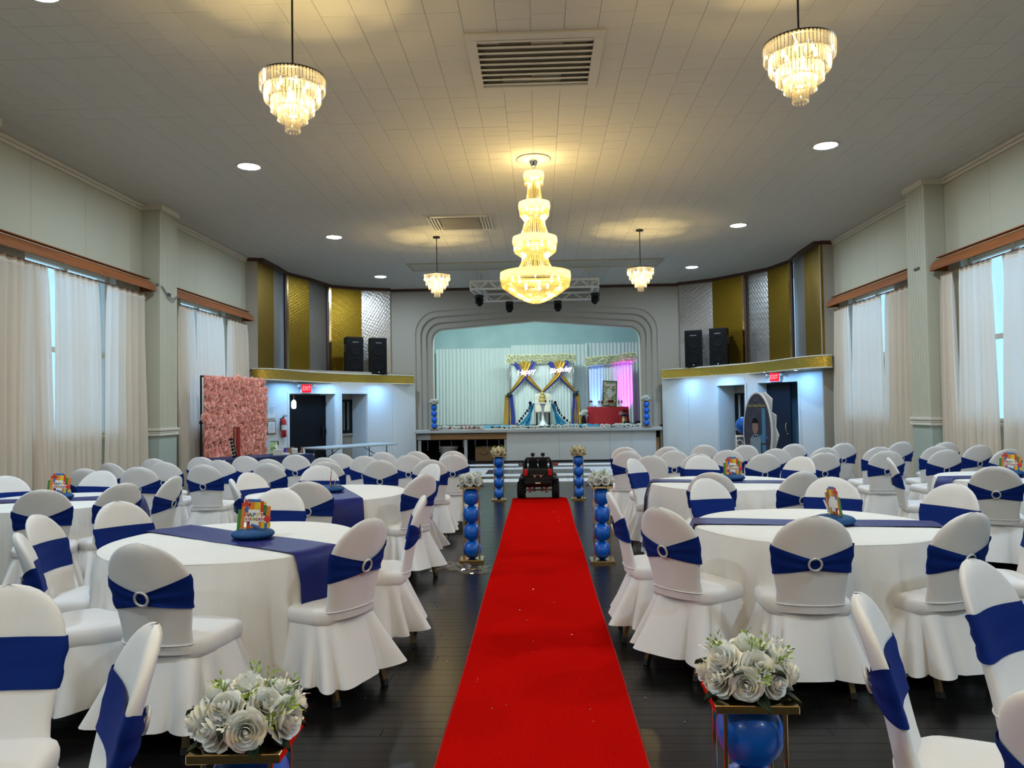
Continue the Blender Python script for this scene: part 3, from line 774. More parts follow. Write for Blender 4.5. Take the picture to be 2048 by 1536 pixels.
ROWS = [
 (FW, 'front', [(-1.27, 8.85, 96), (-1.86, 8.88, 92), (-2.45, 8.74, 86), (-3.09, 8.62, 84), (-3.78, 8.51, 90), (-4.38, 8.25, 100), (-4.89, 8.12, 90)]),
 (FW, 'middle', [(-1.11, 9.76, 92), (-1.68, 9.78, 93), (-2.23, 9.70, 88), (-2.69, 9.50, 88), (-3.34, 9.35, 90), (-3.93, 9.28, 86), (-4.49, 9.04, 92), (-5.13, 9.01, 74)]),
 (FW, 'back', [(-1.20, 10.57, 90), (-1.72, 10.64, 80), (-2.17, 10.56, 86), (-2.71, 10.33, 96), (-3.29, 10.24, 90), (-3.90, 10.05, 90), (-4.45, 9.95, 90), (-4.98, 9.76, 90)]),
 (OB, 'front', [(1.30, 9.05, 88), (1.89, 9.25, 90), (2.64, 9.14, 92), (3.35, 9.18, 92), (4.15, 9.36, 82), (4.89, 9.44, 90), (5.60, 9.40, 96)]),
 (OB, 'middle', [(1.14, 10.01, 84), (1.73, 9.99, 90), (2.40, 9.94, 80), (3.07, 10.13, 84), (3.74, 10.20, 90), (4.43, 10.20, 92), (5.20, 10.25, 88), (5.80, 10.36, 96)]),
 (OB, 'back', [(1.21, 11.0, 84), (1.82, 10.98, 90), (2.40, 11.33, 78), (2.94, 11.10, 90), (3.67, 11.25, 92), (4.39, 11.28, 94), (5.31, 11.48, 98), (5.80, 11.20, 88)]),
]
for side, row, L in ROWS:
    for k, (x, y, a) in enumerate(L):
        bare = side == OB and row == 'front' and k == 0
        chair(x, y, a, 'white chair%s, %s from the carpet, %s row facing stage, %s' % (' without a sash' if bare else ' with navy sash', ORD[k], row, side), 'chairs in rows facing the stage', not bare)
for k in range(3):
    if not USED[k]:
        for ch in list(PROTO[k].children_recursive): bpy.data.objects.remove(ch)
        bpy.data.objects.remove(PROTO[k])

# ================================================================ ROUND TABLES, CLOTHS, RUNNERS, CENTREPIECES
TR, TZ = .745, .745
def cloth_mesh(seed, hem=.045):
    r = random.Random(seed); ph = [r.random() * 6.3 for _ in range(5)]; n = 200
    prof = [0.0, .3, .6, .9, .975, 1.0]
    b = MB()
    def top(u, v):
        k = prof[round(v * 5)]; a = 2 * pi * u; rr_ = (TR + .01) * k
        return (rr_ * cos(a), rr_ * sin(a), TZ + .008 - (.012 if k == 1 else .003 if k > .97 else 0) + .0015 * sin(5 * a + 9 * k))
    b.grid(top, n, 5, cu=True)
    def fall(u, v):
        a = 2 * pi * u; f = (abs(sin(11 * a + ph[0] + 1.3 * sin(3 * a + ph[1]))) ** .7 * 2 - 1.2) * .65 + sin(7 * a + ph[2]) * .3 + .22 * sin(43 * a + ph[3] + 2 * sin(5 * a)); f *= .75 + .4 * sin(4 * a + ph[4])
        R = TR + .012 + .022 * min(1, v * 6) + .034 * v + .075 * v ** .6 * f * (.35 + .65 * v)
        return (R * cos(a), R * sin(a), TZ - .004 - (TZ - hem) * v)
    b.grid(fall, n, 10, cu=True); return b
def table_set(key, num, side, hemz=.045):
    x, y = TAB[key]; nm = {'L1': 'first', 'R1': 'first', 'L3': 'second', 'R2': 'second', 'L2': 'window', 'R3': 'window'}[key]
    t = thing('round_table', 'round folding table under white linen, %s table on the %s' % (nm, side), 'table', (x, y, 0), 0, 'round tables')
    MB().lathe([(TR - .03, TZ - .028), (TR - .02, TZ - .022), (TR - .02, TZ - .004), (TR - .03, TZ + .001)], 40).build('tabletop', M['grey_table'], t)
    for sx in (-1, 1):
        MB().tube([(sx * .38, -.3, 0.01), (sx * .38, -.3, .70), (sx * .38, .3, .70), (sx * .38, .3, .01)], .015, 8).build('leg', M['steel'], t)
    c = cloth_mesh(hash_(key), hemz).build('tablecloth', M['cloth']); c.location = (x, y, 0)
    tag(c, 'white linen cloth to the floor on the %s table, %s' % (nm, side), 'tablecloth', 'white round tablecloths')
    return x, y, nm
def hash_(s): return sum(ord(c) * (i + 3) for i, c in enumerate(s))
def runner(key, nm, side, ang, drop_a, drop_b, w=.30, off=0.0, seed=1):
    x, y = TAB[key]; a = radians(ang); R = TR + .018; r = random.Random(seed)
    def half(s): return sqrt(max(0, R * R - s * s))
    na, nt = 8, 14
    path = []
    for i in range(na, 0, -1): path.append(('b', i / na * drop_b))
    for i in range(nt + 1): path.append(('t', i / nt))
    for i in range(1, na + 1): path.append(('a', i / na * drop_a))
    N = len(path) - 1; b = MB()
    def fn(u, v):
        k, q = path[round(v * N)]; s = off + (u - .5) * w; h = half(s)
        if k == 't': l = -h + 2 * h * q; z = TZ + .0135 + .0025 * sin(u * 7 + q * 9)
        else:
            sg = -1 if k == 'b' else 1; d = q
            l = sg * (h + .012 + .042 * min(1, d * 7) + .04 * d + .018 * d * sin(u * 9 + seed)); z = TZ + .010 - d
        return (x + l * cos(a) - s * sin(a), y + l * sin(a) + s * cos(a), z)
    b.grid(fn, 8, N)
    o = b.build('table_runner', M['satin']); tag(o, 'navy satin runner across the %s table, %s' % (nm, side), 'table runner', 'navy table runners')
    return o
CP = None
def centrepiece(loc, rz, label):
    global CP
    if CP is None:
        root = thing('birthday_centrepiece', label, 'centrepiece', group='birthday card centrepieces')
        def puff(u, v):
            a = 2 * pi * u; R = .100 + .050 * sin(pi * min(1, v * 1.3)) * .5 if v < .55 else .122 * sqrt(max(0, 1 - ((v - .5) / .5) ** 2))
            return ((R + .004 * sin(24 * a)) * cos(a), (R + .004 * sin(24 * a)) * sin(a), .001 + .060 * v)
        MB().grid(puff, 72, 8, cu=True).build('tissue_base', M['tissue'], root)
        card = thing('card', '', '', (0, -.01, .045)); del card['label'], card['category']; card.parent = root; card.rotation_euler = (radians(-6), radians(4), 0)
        def blk(x0, x1, z0, z1, m, y=0.0, t=.004):
            MB().box(((x0 + x1) / 2, y, (z0 + z1) / 2), (x1 - x0, t, z1 - z0), .0012).build('printed_block', M[m], card)
        # stepped card made of coloured bricks, as printed
        for (x0, x1, z0, z1, m) in ((-.095, -.075, 0, .125, 'b_grn'), (-.075, -.055, .01, .15, 'b_org'), (-.075, -.025, .145, .165, 'b_red'), (-.06, -.04, .16, .185, 'b_red'), (-.04, .035, .172, .19, 'b_blu'),
                (-.052, -.035, .105, .145, 'b_blu'), (-.035, 0, .125, .172, 'b_org'), (0, .035, .125, .172, 'b_yel'), (.035, .052, .11, .18, 'b_red'), (.052, .066, .155, .175, 'b_yel'), (.052, .072, .09, .155, 'b_grn'), (.072, .095, .05, .15, 'b_org'),
                (.08, .1, .02, .05, 'b_yel'), (-.055, .065, .055, .112, 'b_wht'), (-.035, .035, .11, .128, 'b_wht'), (-.035, .03, .03, .055, 'b_wht'), (-.055, -.035, -.01, .02, 'b_yel'), (-.04, -.02, .0, .055, 'b_red'), (-.02, .015, -.005, .03, 'b_org'), (.03, .045, .0, .055, 'b_org'), (.045, .065, .0, .055, 'b_yel'), (.0, .03, -.005, .03, 'b_yel'), (.065, .08, .0, .05, 'b_blu')):
            blk(x0, x1, z0, z1, m)
        MB().box((0, 0, 0), (.05, .004, .016), .001).build('printed_block', M['b_blu'], card, (.01, -.004, .028)).rotation_euler = (0, radians(18), 0)
        MB().box((0, 0, 0), (.036, .004, .036), .001).build('printed_block', M['b_red'], card, (.078, -.004, .072)).rotation_euler = (0, radians(38), 0)
        cols = ['b_red', 'b_grn', 'b_blu', 'b_yel', 'b_red', 'b_org', 'b_blu', 'b_red', 'b_yel', 'b_grn', 'b_org', 'b_blu', 'b_red']
        for body, size, z, w, c0 in (('HAPPY', .034, .094, .098, 0), ('BIRTHDAY', .023, .068, .098, 5)):
            n = len(body)
            for i, chx in enumerate(body):
                me = text_mesh(chx, size, .0008, bold=size * .03); me.materials.append(M[cols[(c0 + i) % 13]])
                o = obj('letter', me, card, (-.044 + (w - .008) * i / (n - 1) if n > 1 else 0, -.0032, z), rot=(pi / 2, 0, 0)); o.scale = (1.05, 1, 1)
        MB().box((0, .03, .06), (.02, .003, .13), .001).build('strut', M['b_wht'], card).rotation_euler = (radians(-14), 0, 0)
        CP = root; o = root
    else: o = copy_tree(CP)
    o.location = loc; o.rotation_euler = (0, 0, rz); o['label'] = label; return o
for key, side, ang, da, db, off, cp, crz, lab in (
    ('L1', FW, -33.5, .30, .30, .0, (-1.76, 4.67), radians(14), 'HAPPY BIRTHDAY card on blue tissue base, first table, ' + FW),
    ('R1', OB, 171, .48, .40, .0, (1.87, 5.0), radians(96), 'birthday card seen edge-on on its blue tissue base, first table, ' + OB),
    ('L3', FW, -67, .42, .4, .04, (-1.99, 7.28), radians(-74), 'birthday card seen edge-on on its blue tissue base, second table, ' + FW),
    ('R2', OB, 167, .66, .5, .0, (1.96, 7.95), radians(4), 'HAPPY BIRTHDAY card on blue tissue base, second table, ' + OB),
    ('L2', FW, -166, .45, .4, -.05, (-4.4, 6.9), radians(12), 'HAPPY BIRTHDAY card on blue tissue base, window table, ' + FW),
    ('R3', OB, 183, .66, .5, .0, (4.80, 8.06), radians(-30), 'HAPPY BIRTHDAY card on blue tissue base, window table, ' + OB)):
    x, y, nm = table_set(key, 0, side)
    runner(key, nm, side, ang, da, db, .32 if key[0] == 'L' else .27, off, hash_(key))
    centrepiece((cp[0], cp[1], TZ + .016), crz, lab)
# ================================================================ RED CARPET, CONFETTI, WRAP
def carpet_fn(u, v):
    y = -1.0 + 14.1 * v; hw = .452
    if y > 12.96: hw -= .10 * ((y - 12.96) / .14) ** 2
    rip = .0035 * (1 + sin(y * 2.3 + u * 2)) * (1 + sin(y * .9)) * .5 + (.008 if abs(y - 4.55 + .5 * (u - .5)) < .05 else 0)
    return ((u - .5) * 2 * hw - .012 + .004 * sin(y * 1.7), y, .0085 + rip * (1 if .02 < u < .98 else .4))
rc = thing('carpet_runner', 'long red carpet runner down the middle of the dark floor', 'carpet', (0, 0, 0))
MB().grid(carpet_fn, 12, 330).build('pile', M['carpet'], rc)
for u in (0.0, 1.0):
    MB().tube([(lambda p: (p[0] + (-.004 if u < .5 else .004), p[1], .006))(carpet_fn(u, k / 120)) for k in range(121)], .0055, 6).build('binding', M['carpet_edge'], rc)
b = MB(); r = random.Random(5)
for k in range(70):
    x, y = r.uniform(-1.0, 1.0), r.uniform(2.4, 13); s = r.uniform(.003, .006); a = r.random() * 3
    z = .0225 if abs(x) < .46 else .003
    b.add([(x + s * cos(a + i * 1.047), y + s * sin(a + i * 1.047), z + .002 * (i % 2)) for i in range(6)], [(0, 1, 2, 3, 4, 5)])
cf = kind(b.build('confetti', mat('foil confetti', (.7, .6, .75), .2, .9)), 'stuff')
tag(cf, 'tiny foil confetti specks scattered over carpet and floor', 'confetti')
def wrap_fn(u, v):
    n = sin(u * 17 + 5 * v) * .5 + sin(v * 13 - 7 * u) * .5 + .6 * sin(u * 31 * v + 3)
    return (-1.08 + .58 * u + .03 * sin(9 * v), 7.20 + .34 * v + .10 * sin(6 * u), .004 + .022 * abs(n) * sin(pi * min(1, max(.02, u))) ** .5)
w_ = MB().grid(wrap_fn, 26, 14, smooth=False).build('plastic_wrap', M['wrap']); tag(w_, 'crumpled clear plastic wrap on the floor beside a balloon column', 'plastic wrap')

# ================================================================ BALLOON COLUMNS WITH ROSES
def petal(R, a, r1, h0, h1, wid, curl):
    """one cupped petal of a bud: wraps round the axis, swells, then rolls out at the lip"""
    def fn(u, v):
        t = (u - .5) * wid * (1 - .45 * v ** 4)
        rad = r1 * (.42 + .58 * sin(min(1, v * 1.2) * pi / 2)) + curl * max(0, v - .6) * 1.6 + .05 * R * (u - .5) * 2
        z = h0 + (h1 - h0) * v - curl * max(0, v - .72) * 1.7 - .16 * R * (abs(u - .5) * 2) ** 2 * v
        return (rad * cos(a + t), rad * sin(a + t), z)
    return fn
def rose_mesh(m, R=.036, seed=0):
    r = random.Random(seed); b = MB(); b.ball((0, 0, .85 * R), .14 * R, 8, 6, (1, 1, 2.2))
    for ring, (n, r1, h0, h1, wid, curl) in enumerate(((2, .16, .2, 1.20, 3.6, .0), (3, .31, .15, 1.18, 3.0, .02), (4, .48, .1, 1.08, 2.5, .05), (5, .68, .0, .92, 2.1, .12), (6, .88, -.1, .72, 1.8, .24), (6, .98, -.15, .50, 1.6, .34))):
        for k in range(n):
            a = 2 * pi * k / n + ring * .7 + r.random() * .3
            b.grid(petal(R, a, r1 * R * r.uniform(.95, 1.05), h0 * R, h1 * R * r.uniform(.94, 1.04), wid, curl * R), 5, 5)
    return b.mesh('rose', m)
ROSE = [rose_mesh(M['rose'], .041, k) for k in range(3)]
ROSE_C = [rose_mesh(M['rose_c'], .041, k) for k in range(2)]
def leaf_mesh(L=.07, W=.034):
    b = MB(); b.grid(lambda u, v: ((u - .5) * W * sin(pi * min(.98, .08 + v * .9)), L * v, .012 * abs(u - .5) * 2 + .02 * v * v * -1), 4, 5); return b.mesh('leaf', M['leaf'])
LEAF = leaf_mesh()
def sprig_mesh(seed, m):
    r = random.Random(seed); b = MB()
    for k in range(16):
        a = r.random() * 6.3; t = r.uniform(.3, 1); p = Vector((.016 * cos(a) * t, .016 * sin(a) * t, .05 * t)); q = p + Vector((.010 * cos(a), .010 * sin(a), .012))
        e = Vector((-sin(a), cos(a), 0)) * .0035
        b.add([p, (p + q) / 2 + e, q, (p + q) / 2 - e], [(0, 1, 2, 3)])
    b.tube([(0, 0, -.02), (0, 0, .045)], .0015, 4); return b.mesh('sprig', m)
SPRIG = [sprig_mesh(1, M['sprig']), sprig_mesh(2, M['sprig'])]; SPRW = sprig_mesh(3, M['rose'])
def orient(o, p, dirv, spin=0.0):
    d = Vector(dirv).normalized(); q = d.to_track_quat('Z', 'Y'); o.rotation_mode = 'XYZ'
    o.rotation_euler = (q.to_matrix() @ Matrix.Rotation(spin, 3, 'Z')).to_euler(); o.location = p
def bouquet(loc, label, seed, cream=False, sc=1.0, grp='rose domes on the balloon columns'):
    r = random.Random(seed); t = thing('rose_bouquet', label, 'bouquet', loc, r.random() * 6, grp); t.scale = (sc,) * 3
    MB().lathe([(.07, 0), (.085, .02), (.06, .055), (.0, .075)], 16).build('foam_base', M['leaf'], t)
    spots = [(0, 0)] + [(.85, k * 2 * pi / 5 + r.random() * .3) for k in range(5)] + [(1.42, k * 2 * pi / 8 + .3 + r.random() * .25) for k in range(8)]
    for th, ph in spots:
        d = Vector((sin(th) * cos(ph), sin(th) * sin(ph), cos(th)))
        R_ = r.uniform(.066, .080); p = Vector((d.x * R_ * 1.2, d.y * R_ * 1.2, .028 + d.z * R_ * .82 + .012))
        o = obj('rose', (ROSE_C if cream else ROSE)[r.randrange(2)], t); orient(o, p, d, r.random() * 6); s_ = r.uniform(.92, 1.15); o.scale = (s_,) * 3
    for k in range(11):
        th, ph = (1.15 if k % 2 else 1.65), k * 2 * pi / 11 + r.random() * .4
        d = Vector((sin(th) * cos(ph), sin(th) * sin(ph), cos(th))); o = obj('leaf', LEAF, t)
        o.rotation_euler = (r.uniform(-.1, .5) if k % 2 else -.1, r.uniform(-.3, .3), ph - pi / 2); o.location = (d.x * .075, d.y * .075, .012 + .05 * (k % 2))
    for k in range(12):
        th, ph = r.uniform(.4, 1.35), r.random() * 6.3; d = Vector((sin(th) * cos(ph), sin(th) * sin(ph), cos(th)))
        o = obj('sprig', SPRIG[k % 2] if k % 3 else SPRW, t); orient(o, Vector((d.x * .10, d.y * .10, .03 + d.z * .085)), d + Vector((0, 0, .3)), r.random() * 6)
    return t
def column(x, y, rz, label, seed, z=0.0, H=.75):
    t = thing('balloon_column', label, 'column', (x, y, z), rz, 'gold balloon columns')
    hw = .10
    MB().box((0, 0, .012), (.24, .24, .024), .003).build('base_plate', M['gold'], t)
    MB().box((0, 0, H - .011), (.215, .215, .022), .002).build('top_plate', M['gold'], t)
    for sx in (-1, 1):
        for sy in (-1, 1): MB().box((sx * .077, sy * .077, (H) / 2), (.0105, .0105, H - .044), .0015).build('post', M['gold'], t)
    r = random.Random(seed)
    g = (H - .046) / 4
    for k in range(4):
        bl = MB(); R = .092 + r.uniform(-.002, .005)
        def fn(u, v, R=R):
            a = 2 * pi * u; q = pi * v; rad = R * sin(q) ** .9; z_ = -R * 1.0 * cos(q) - (.012 if v < .06 else 0)
            sq = 1 + .035 * cos(4 * a + pi) * sin(q) ** 2
            return (rad * cos(a) * sq, rad * sin(a) * sq, z_)
        bl.grid(fn, 28, 18, cu=True); o = bl.build('balloon', M['balloon'], t, (r.uniform(-.004, .004), r.uniform(-.004, .004), .026 + g * (k + .5))); o.scale = (1, 1, g / (2 * R))
    return t
COLS = [(-.715, 1.86, .04, 'in the near corner, flower-wall side'), (.555, 2.14, -.03, 'in the near corner, oval-board side'), (-.70, 7.78, .03, 'midway along the carpet, flower-wall side'),
        (.60, 7.68, 0, 'midway along the carpet, oval-board side'), (-.685, 12.8, 0, 'beside the toy car, flower-wall side'), (.635, 12.82, 0, 'beside the toy car, oval-board side')]
for k, (x, y, rz, wh) in enumerate(COLS):
    column(x, y, rz, 'gold-framed column of four blue balloons ' + wh, k)
    bouquet((x + (.0 if k else .0), y, .75), 'dome of white roses on the gold column ' + wh, 20 + k, cream=k > 3)

# ================================================================ TOY CAR ON THE CARPET
car = thing('ride_on_car', 'black off-road ride-on toy car seen from behind on the red carpet', 'toy car', (-.035, 12.98, .012), radians(-1))
def wheel(x, y):
    b = MB(); R, Wd = .135, .125
    prof = [(.05, -Wd / 2), (R - .02, -Wd / 2), (R - .004, -Wd / 2 + .015), (R - .004, Wd / 2 - .015), (R - .02, Wd / 2), (.05, Wd / 2)]
    b.lathe(prof, 28); 
    for k in range(18):
        a = 2 * pi * k / 18
        for s_ in (-1, 1):
            m_ = Matrix.Translation((R * cos(a + .1 * s_), R * sin(a + .1 * s_), s_ * .03)) @ Matrix.Rotation(a, 4, 'Z')
            b.box((0, 0, 0), (.016, .022, .05), .003, M=m_)
    b.move(Matrix.Rotation(pi / 2, 4, 'Y')); o = b.build('wheel', M['blackm'], car, (x, y, R + .001))
    h = MB().lathe([(0, .05), (.06, .05), (.075, .04), (.08, .0), (.08, -.05)], 16); h.move(Matrix.Rotation(pi / 2 if x > 0 else -pi / 2, 4, 'Y')); h.build('hub', M['steel'], o, (.012 if x > 0 else -.012, 0, 0))
for x in (-.29, .29):
    for y in (0, .62): wheel(x, y)
b = MB()
b.box((0, .30, .30), (.46, 1.05, .20), .04); b.box((0, -.10, .40), (.50, .22, .20), .05); b.box((0, .62, .42), (.44, .42, .12), .04)
b.box((-.26, .0, .33), (.12, .34, .06), .025); b.box((.26, .0, .33), (.12, .34, .06), .025); b.box((-.26, .62, .33), (.12, .34, .06), .025); b.box((.26, .62, .33), (.12, .34, .06), .025)
b.build('body', M['black'], car)
MB().box((0, -.235, .272), (.46, .07, .065), .02).build('bumper', M['blackm'], car)
MB().box((0, -.205, .43), (.30, .03, .11), .01).build('tailgate', M['black'], car)
for x in (-.205, .205): MB().box((x, -.215, .445), (.07, .05, .115), .014).build('tail_light', M['red_pl'], car)
for x in (-.05, .05): MB().lathe([(0, .012), (.016, .01), (.02, 0)], 12).move(Matrix.Rotation(pi / 2, 4, 'X')).build('reflector', mat('amber lens', (.5, .2, .1), .3) if x < 0 else bpy.data.materials['amber lens'], car, (x, -.224, .378))
MB().box((0, -.273, .275), (.085, .006, .022), .002).build('name_plate', mat('yellow plate', (.60, .50, .25), .5), car)
MB().box((0, -.226, .40), (.2, .006, .008), .001).build('trim_line', M['steel'], car)
for x in (-.085, .085): MB().box((x, .16, .54), (.15, .08, .22), .03).build('seat', M['blackm'], car)
rb = MB(); rb.tube([(-.235, .02, .42), (-.23, .03, .60), (-.19, .04, .66), (.19, .04, .66), (.23, .03, .60), (.235, .02, .42)], .022, 8)
rb.tube([(-.22, .40, .45), (-.20, .32, .62), (-.19, .05, .655)], .016, 8); rb.tube([(.22, .40, .45), (.20, .32, .62), (.19, .05, .655)], .016, 8); rb.build('roll_bar', M['black'], car)
ws_ = MB(); ws_.tube([(-.21, .42, .46), (-.19, .36, .64), (.19, .36, .64), (.21, .42, .46)], .014, 8); ws_.build('windscreen_frame', M['black'], car)
MB().box((0, .39, .55), (.38, .006, .16), .001).build('windscreen', M['pane'], car)
MB().tube([(.06, .30, .50), (.06, .22, .56)], .008, 6).build('steering_column', M['steel'], car)
MB().tube([(.06 + .055 * cos(k * pi / 8), .22, .56 + .055 * sin(k * pi / 8)) for k in range(16)], .008, 6, closed=True).build('steering_wheel', M['blackm'], car)
for s_ in (-1, 1):
    mo = MB().box((s_ * .30, .33, .545), (.085, .03, .065), .012).build('mirror', M['black'], car)
    MB().bar((s_ * .21, .36, .52), (s_ * .28, .34, .54), .014).build('mirror_arm', M['black'], mo)
    MB().box((s_ * .30, .314, .545), (.06, .004, .045), .001).build('mirror_glass', M['chrome'], mo)
    lt = MB().box((s_ * .085, .05, .725), (.065, .05, .055), .01).build('roof_lamp', M['black'], car)
    MB().box((s_ * .085, .05, .69), (.02, .02, .04)).build('lamp_post', M['black'], lt)
for x in (-.14, .14): MB().tube([(x, -.03, .10), (x, -.10, .22)], .024, 8).build('shock_absorber', mat('pinkish plastic', (.42, .26, .24), .5) if x < 0 else bpy.data.materials['pinkish plastic'], car)
for x in (-.065, .065): MB().box((x, -.12, .17), (.035, .05, .10), .008).build('bracket', mat('dark red plastic', (.07, .02, .02), .5) if x < 0 else bpy.data.materials['dark red plastic'], car)
MB().tube([(-.26, 0, .136), (.26, 0, .136)], .014, 8).build('axle', M['steel'], car); MB().tube([(-.26, .62, .136), (.26, .62, .136)], .014, 8).build('axle', M['steel'], car)

# ================================================================ CEILING FIXTURES
for (x, y, wh) in ((-4.0, 6.0, 'near corner, flower-wall side'), (-4.0, 10.53, 'second along, flower-wall side'), (-4.0, 15.0, 'third along, flower-wall side'), (-4.03, 19.6, 'over the corner by the extinguisher'),
                   (3.9, 6.0, 'off-frame near corner, oval-board side'), (3.88, 10.3, 'second along, oval-board side'), (3.88, 14.8, 'third along, oval-board side'), (3.86, 19.2, 'over the corner by the oval board'),
                   (-4.0, 1.5, 'added unseen above the camera, flower-wall side'), (3.9, 1.5, 'added unseen above the camera, oval-board side'), (-4.0, -3.0, 'added unseen behind the camera, flower-wall side'), (3.9, -3.0, 'added unseen behind the camera, oval-board side')):  # this row is out of view, added to raise the light level
    t = thing('downlight', 'round white recessed ceiling light, ' + wh, 'ceiling light', (x, y, ZC), 0, 'recessed ceiling lights')
    MB().lathe([(.140, -.006), (.150, -.014), (.175, -.012), (.18, 0)], 28).build('trim_ring', M['ceil'], t)
    MB().lathe([(0, -.010), (.141, -.008)], 28, caps=False).build('lens', M['down'], t)

def pendant(x, y, label):
    t = thing('crystal_pendant', label, 'chandelier', (x, y, ZC), 0, 'tiered crystal pendants')
    MB().lathe([(.06, 0), (.07, -.006), (.07, -.028), (.02, -.034)], 20).build('canopy', M['iron'], t)
    top = -.77
    MB().tube([(0, 0, -.03), (0, 0, top + .005)], .0085, 8).build('rod', M['iron'], t)
    fr = MB().lathe([(.215, top - .004), (.254, top - .004), (.256, top + .008), (.215, top + .008)], 36, caps=False).build('top_ring', M['iron'], t)
    for k in range(3): MB().bar((0, 0, top), (.235 * cos(k * 2.094), .235 * sin(k * 2.094), top), .01).build('spoke', M['iron'], fr)
    tiers = [(.252, top, .115, 56), (.215, top - .09, .115, 48), (.165, top - .175, .11, 38), (.112, top - .25, .105, 26), (.055, top - .315, .125, 14)]
    for R, z, L, n in tiers:
        b = MB()
        for k in range(n):
            a = 2 * pi * k / n; w_ = 2 * pi * R / n * .40; c_ = Vector((R * cos(a), R * sin(a), 0)); e = Vector((-sin(a), cos(a), 0)); g = Vector((cos(a), sin(a), 0))
            vs = []
            for zz, s_ in ((z, .8), (z - .006, 1), (z - L + .012, 1), (z - L, .55)):
                for j in range(6):
                    q = 2 * pi * j / 6; vs.append(c_ + e * (w_ * s_ * cos(q)) + g * (w_ * s_ * .7 * sin(q)) + Vector((0, 0, zz)))
            b.add(vs, [(i * 6 + j, i * 6 + (j + 1) % 6, i * 6 + 6 + (j + 1) % 6, i * 6 + 6 + j) for i in range(3) for j in range(6)] + [(18, 19, 20, 21, 22, 23)])
        kind(b.build('prism', M['crystal'], t), 'stuff')
        if R < .25: MB().lathe([(R - .006, z), (R + .006, z), (R + .006, z + .006), (R - .006, z + .006)], 28, caps=False).build('tier_ring', M['chrome'], t)
    for k in range(6):
        a = k * pi / 3; bl = MB().lathe([(0, -.03), (.008, -.026), (.013, -.008), (.010, .01), (.003, .03), (0, .036)], 10, (.12 * cos(a), .12 * sin(a), top - .06)).build('bulb', M['bulb'], t)
    for k in range(3):
        a = k * 2.094 + .5; MB().lathe([(0, -.03), (.008, -.026), (.013, -.008), (.010, .01), (.003, .03), (0, .036)], 10, (.07 * cos(a), .07 * sin(a), top - .19)).build('bulb', M['bulb'], t)
    for dz, rr_ in ((-.07, .03), (-.21, .02)): lamp('pendant_glow', 'POINT', (x, y, ZC + top + dz), P_PEND, WARM, rr_)
pendant(-1.93, 6.02, 'crystal pendant on a long black rod, near row, flower-wall side')
pendant(1.98, 5.72, 'crystal pendant on a long black rod, near row, oval-board side')
pendant(-1.99, 15.2, 'small-looking crystal pendant near the stage, flower-wall side')
pendant(2.02, 15.0, 'small-looking crystal pendant near the stage, oval-board side')
for x in (-1.95, 1.98): pendant(x, -3.3, 'added unseen crystal pendant behind the camera, %s' % ('flower-wall side' if x < 0 else 'oval-board side'))  # unseen pair added to brighten the hall

# main chandelier
cx_, cy_ = -.02, 10.55
def zc(v): return CAM_Z + (815 - v) * 10.6 / 1538 - ZC
t = thing('crystal_chandelier', 'tall gold four-tier crystal chandelier over the red carpet', 'chandelier', (cx_, cy_, ZC))
MB().lathe([(.235, 0), (.24, -.008), (.22, -.014), (.15, -.010), (.13, -.014), (.05, -.012)], 40, caps=False).build('ceiling_rose', M['ceil'], t)
MB().lathe([(.062, -.0), (.066, -.01), (.058, -.05), (.035, -.10), (.03, -.115), (0, -.118)], 20).build('canopy', M['chrome'], t)
for k in range(4):
    MB().tube([(.012 * cos(i * pi / 5) * (1 if k % 2 else 0), .012 * cos(i * pi / 5) * (0 if k % 2 else 1), -.118 - k * .03 - .02 + .02 * sin(i * pi / 5)) for i in range(10)], .003, 5, closed=True).build('chain_link', M['gold'], t)
MB().tube([(0, 0, -.22), (0, 0, zc(590))], .012, 8).build('stem', M['gold'], t)
def bead(b, p, r_):
    x, y, z = p; b.add([(x + r_, y, z), (x, y + r_, z), (x - r_, y, z), (x, y - r_, z), (x, y, z + r_ * 1.15), (x, y, z - r_ * 1.15)], [(0, 1, 4), (1, 2, 4), (2, 3, 4), (3, 0, 4), (1, 0, 5), (2, 1, 5), (3, 2, 5), (0, 3, 5)])
def beads(name, prof, n, rb_, dens):
    """rows of faceted beads over the surface of revolution prof"""
    b = MB(); L = 0; pts = []
    for (r0, z0), (r1, z1) in zip(prof, prof[1:]):
        d = sqrt((r1 - r0) ** 2 + (z1 - z0) ** 2); m = max(1, int(d / dens))
        for i in range(m): pts.append((r0 + (r1 - r0) * i / m, z0 + (z1 - z0) * i / m))
    for i, (R, z) in enumerate(pts):
        nn = max(5, int(n * max(R, .03) / max(p[0] for p in prof)))
        for k in range(nn):
            a = 2 * pi * (k + .5 * (i % 2)) / nn; bead(b, (R * cos(a), R * sin(a), z), rb_)
    o = b.build(name, M['crystal_g'], t); kind(o, 'stuff'); return o
def strings(name, r0, z0, r1, z1, n, rb_):
    b = MB(); m = int(abs(z1 - z0) / (rb_ * 2.1))
    for k in range(n):
        a = 2 * pi * k / n
        for i in range(m):
            q = i / (m - 1); R = r0 + (r1 - r0) * q ** 1.25; bead(b, (R * cos(a), R * sin(a), z0 + (z1 - z0) * q), rb_)
    kind(b.build(name, M['crystal_g'], t), 'stuff')
def band(R, z0, z1): MB().lathe([(R - .01, z1), (R, z1 + .004), (R + .006, (z0 + z1) / 2), (R, z0 - .004), (R - .01, z0)], 44, caps=False).build('gold_band', M['gold_band2'], t)
PX = 10.6 / 1538
band(20 * PX, zc(343), zc(357)); beads('bead_row', [(18.5 * PX, zc(358)), (18 * PX, zc(371))], 30, .010, .022)
strings('bead_string', 12 * PX, zc(366), 16 * PX, zc(404), 22, .0085)
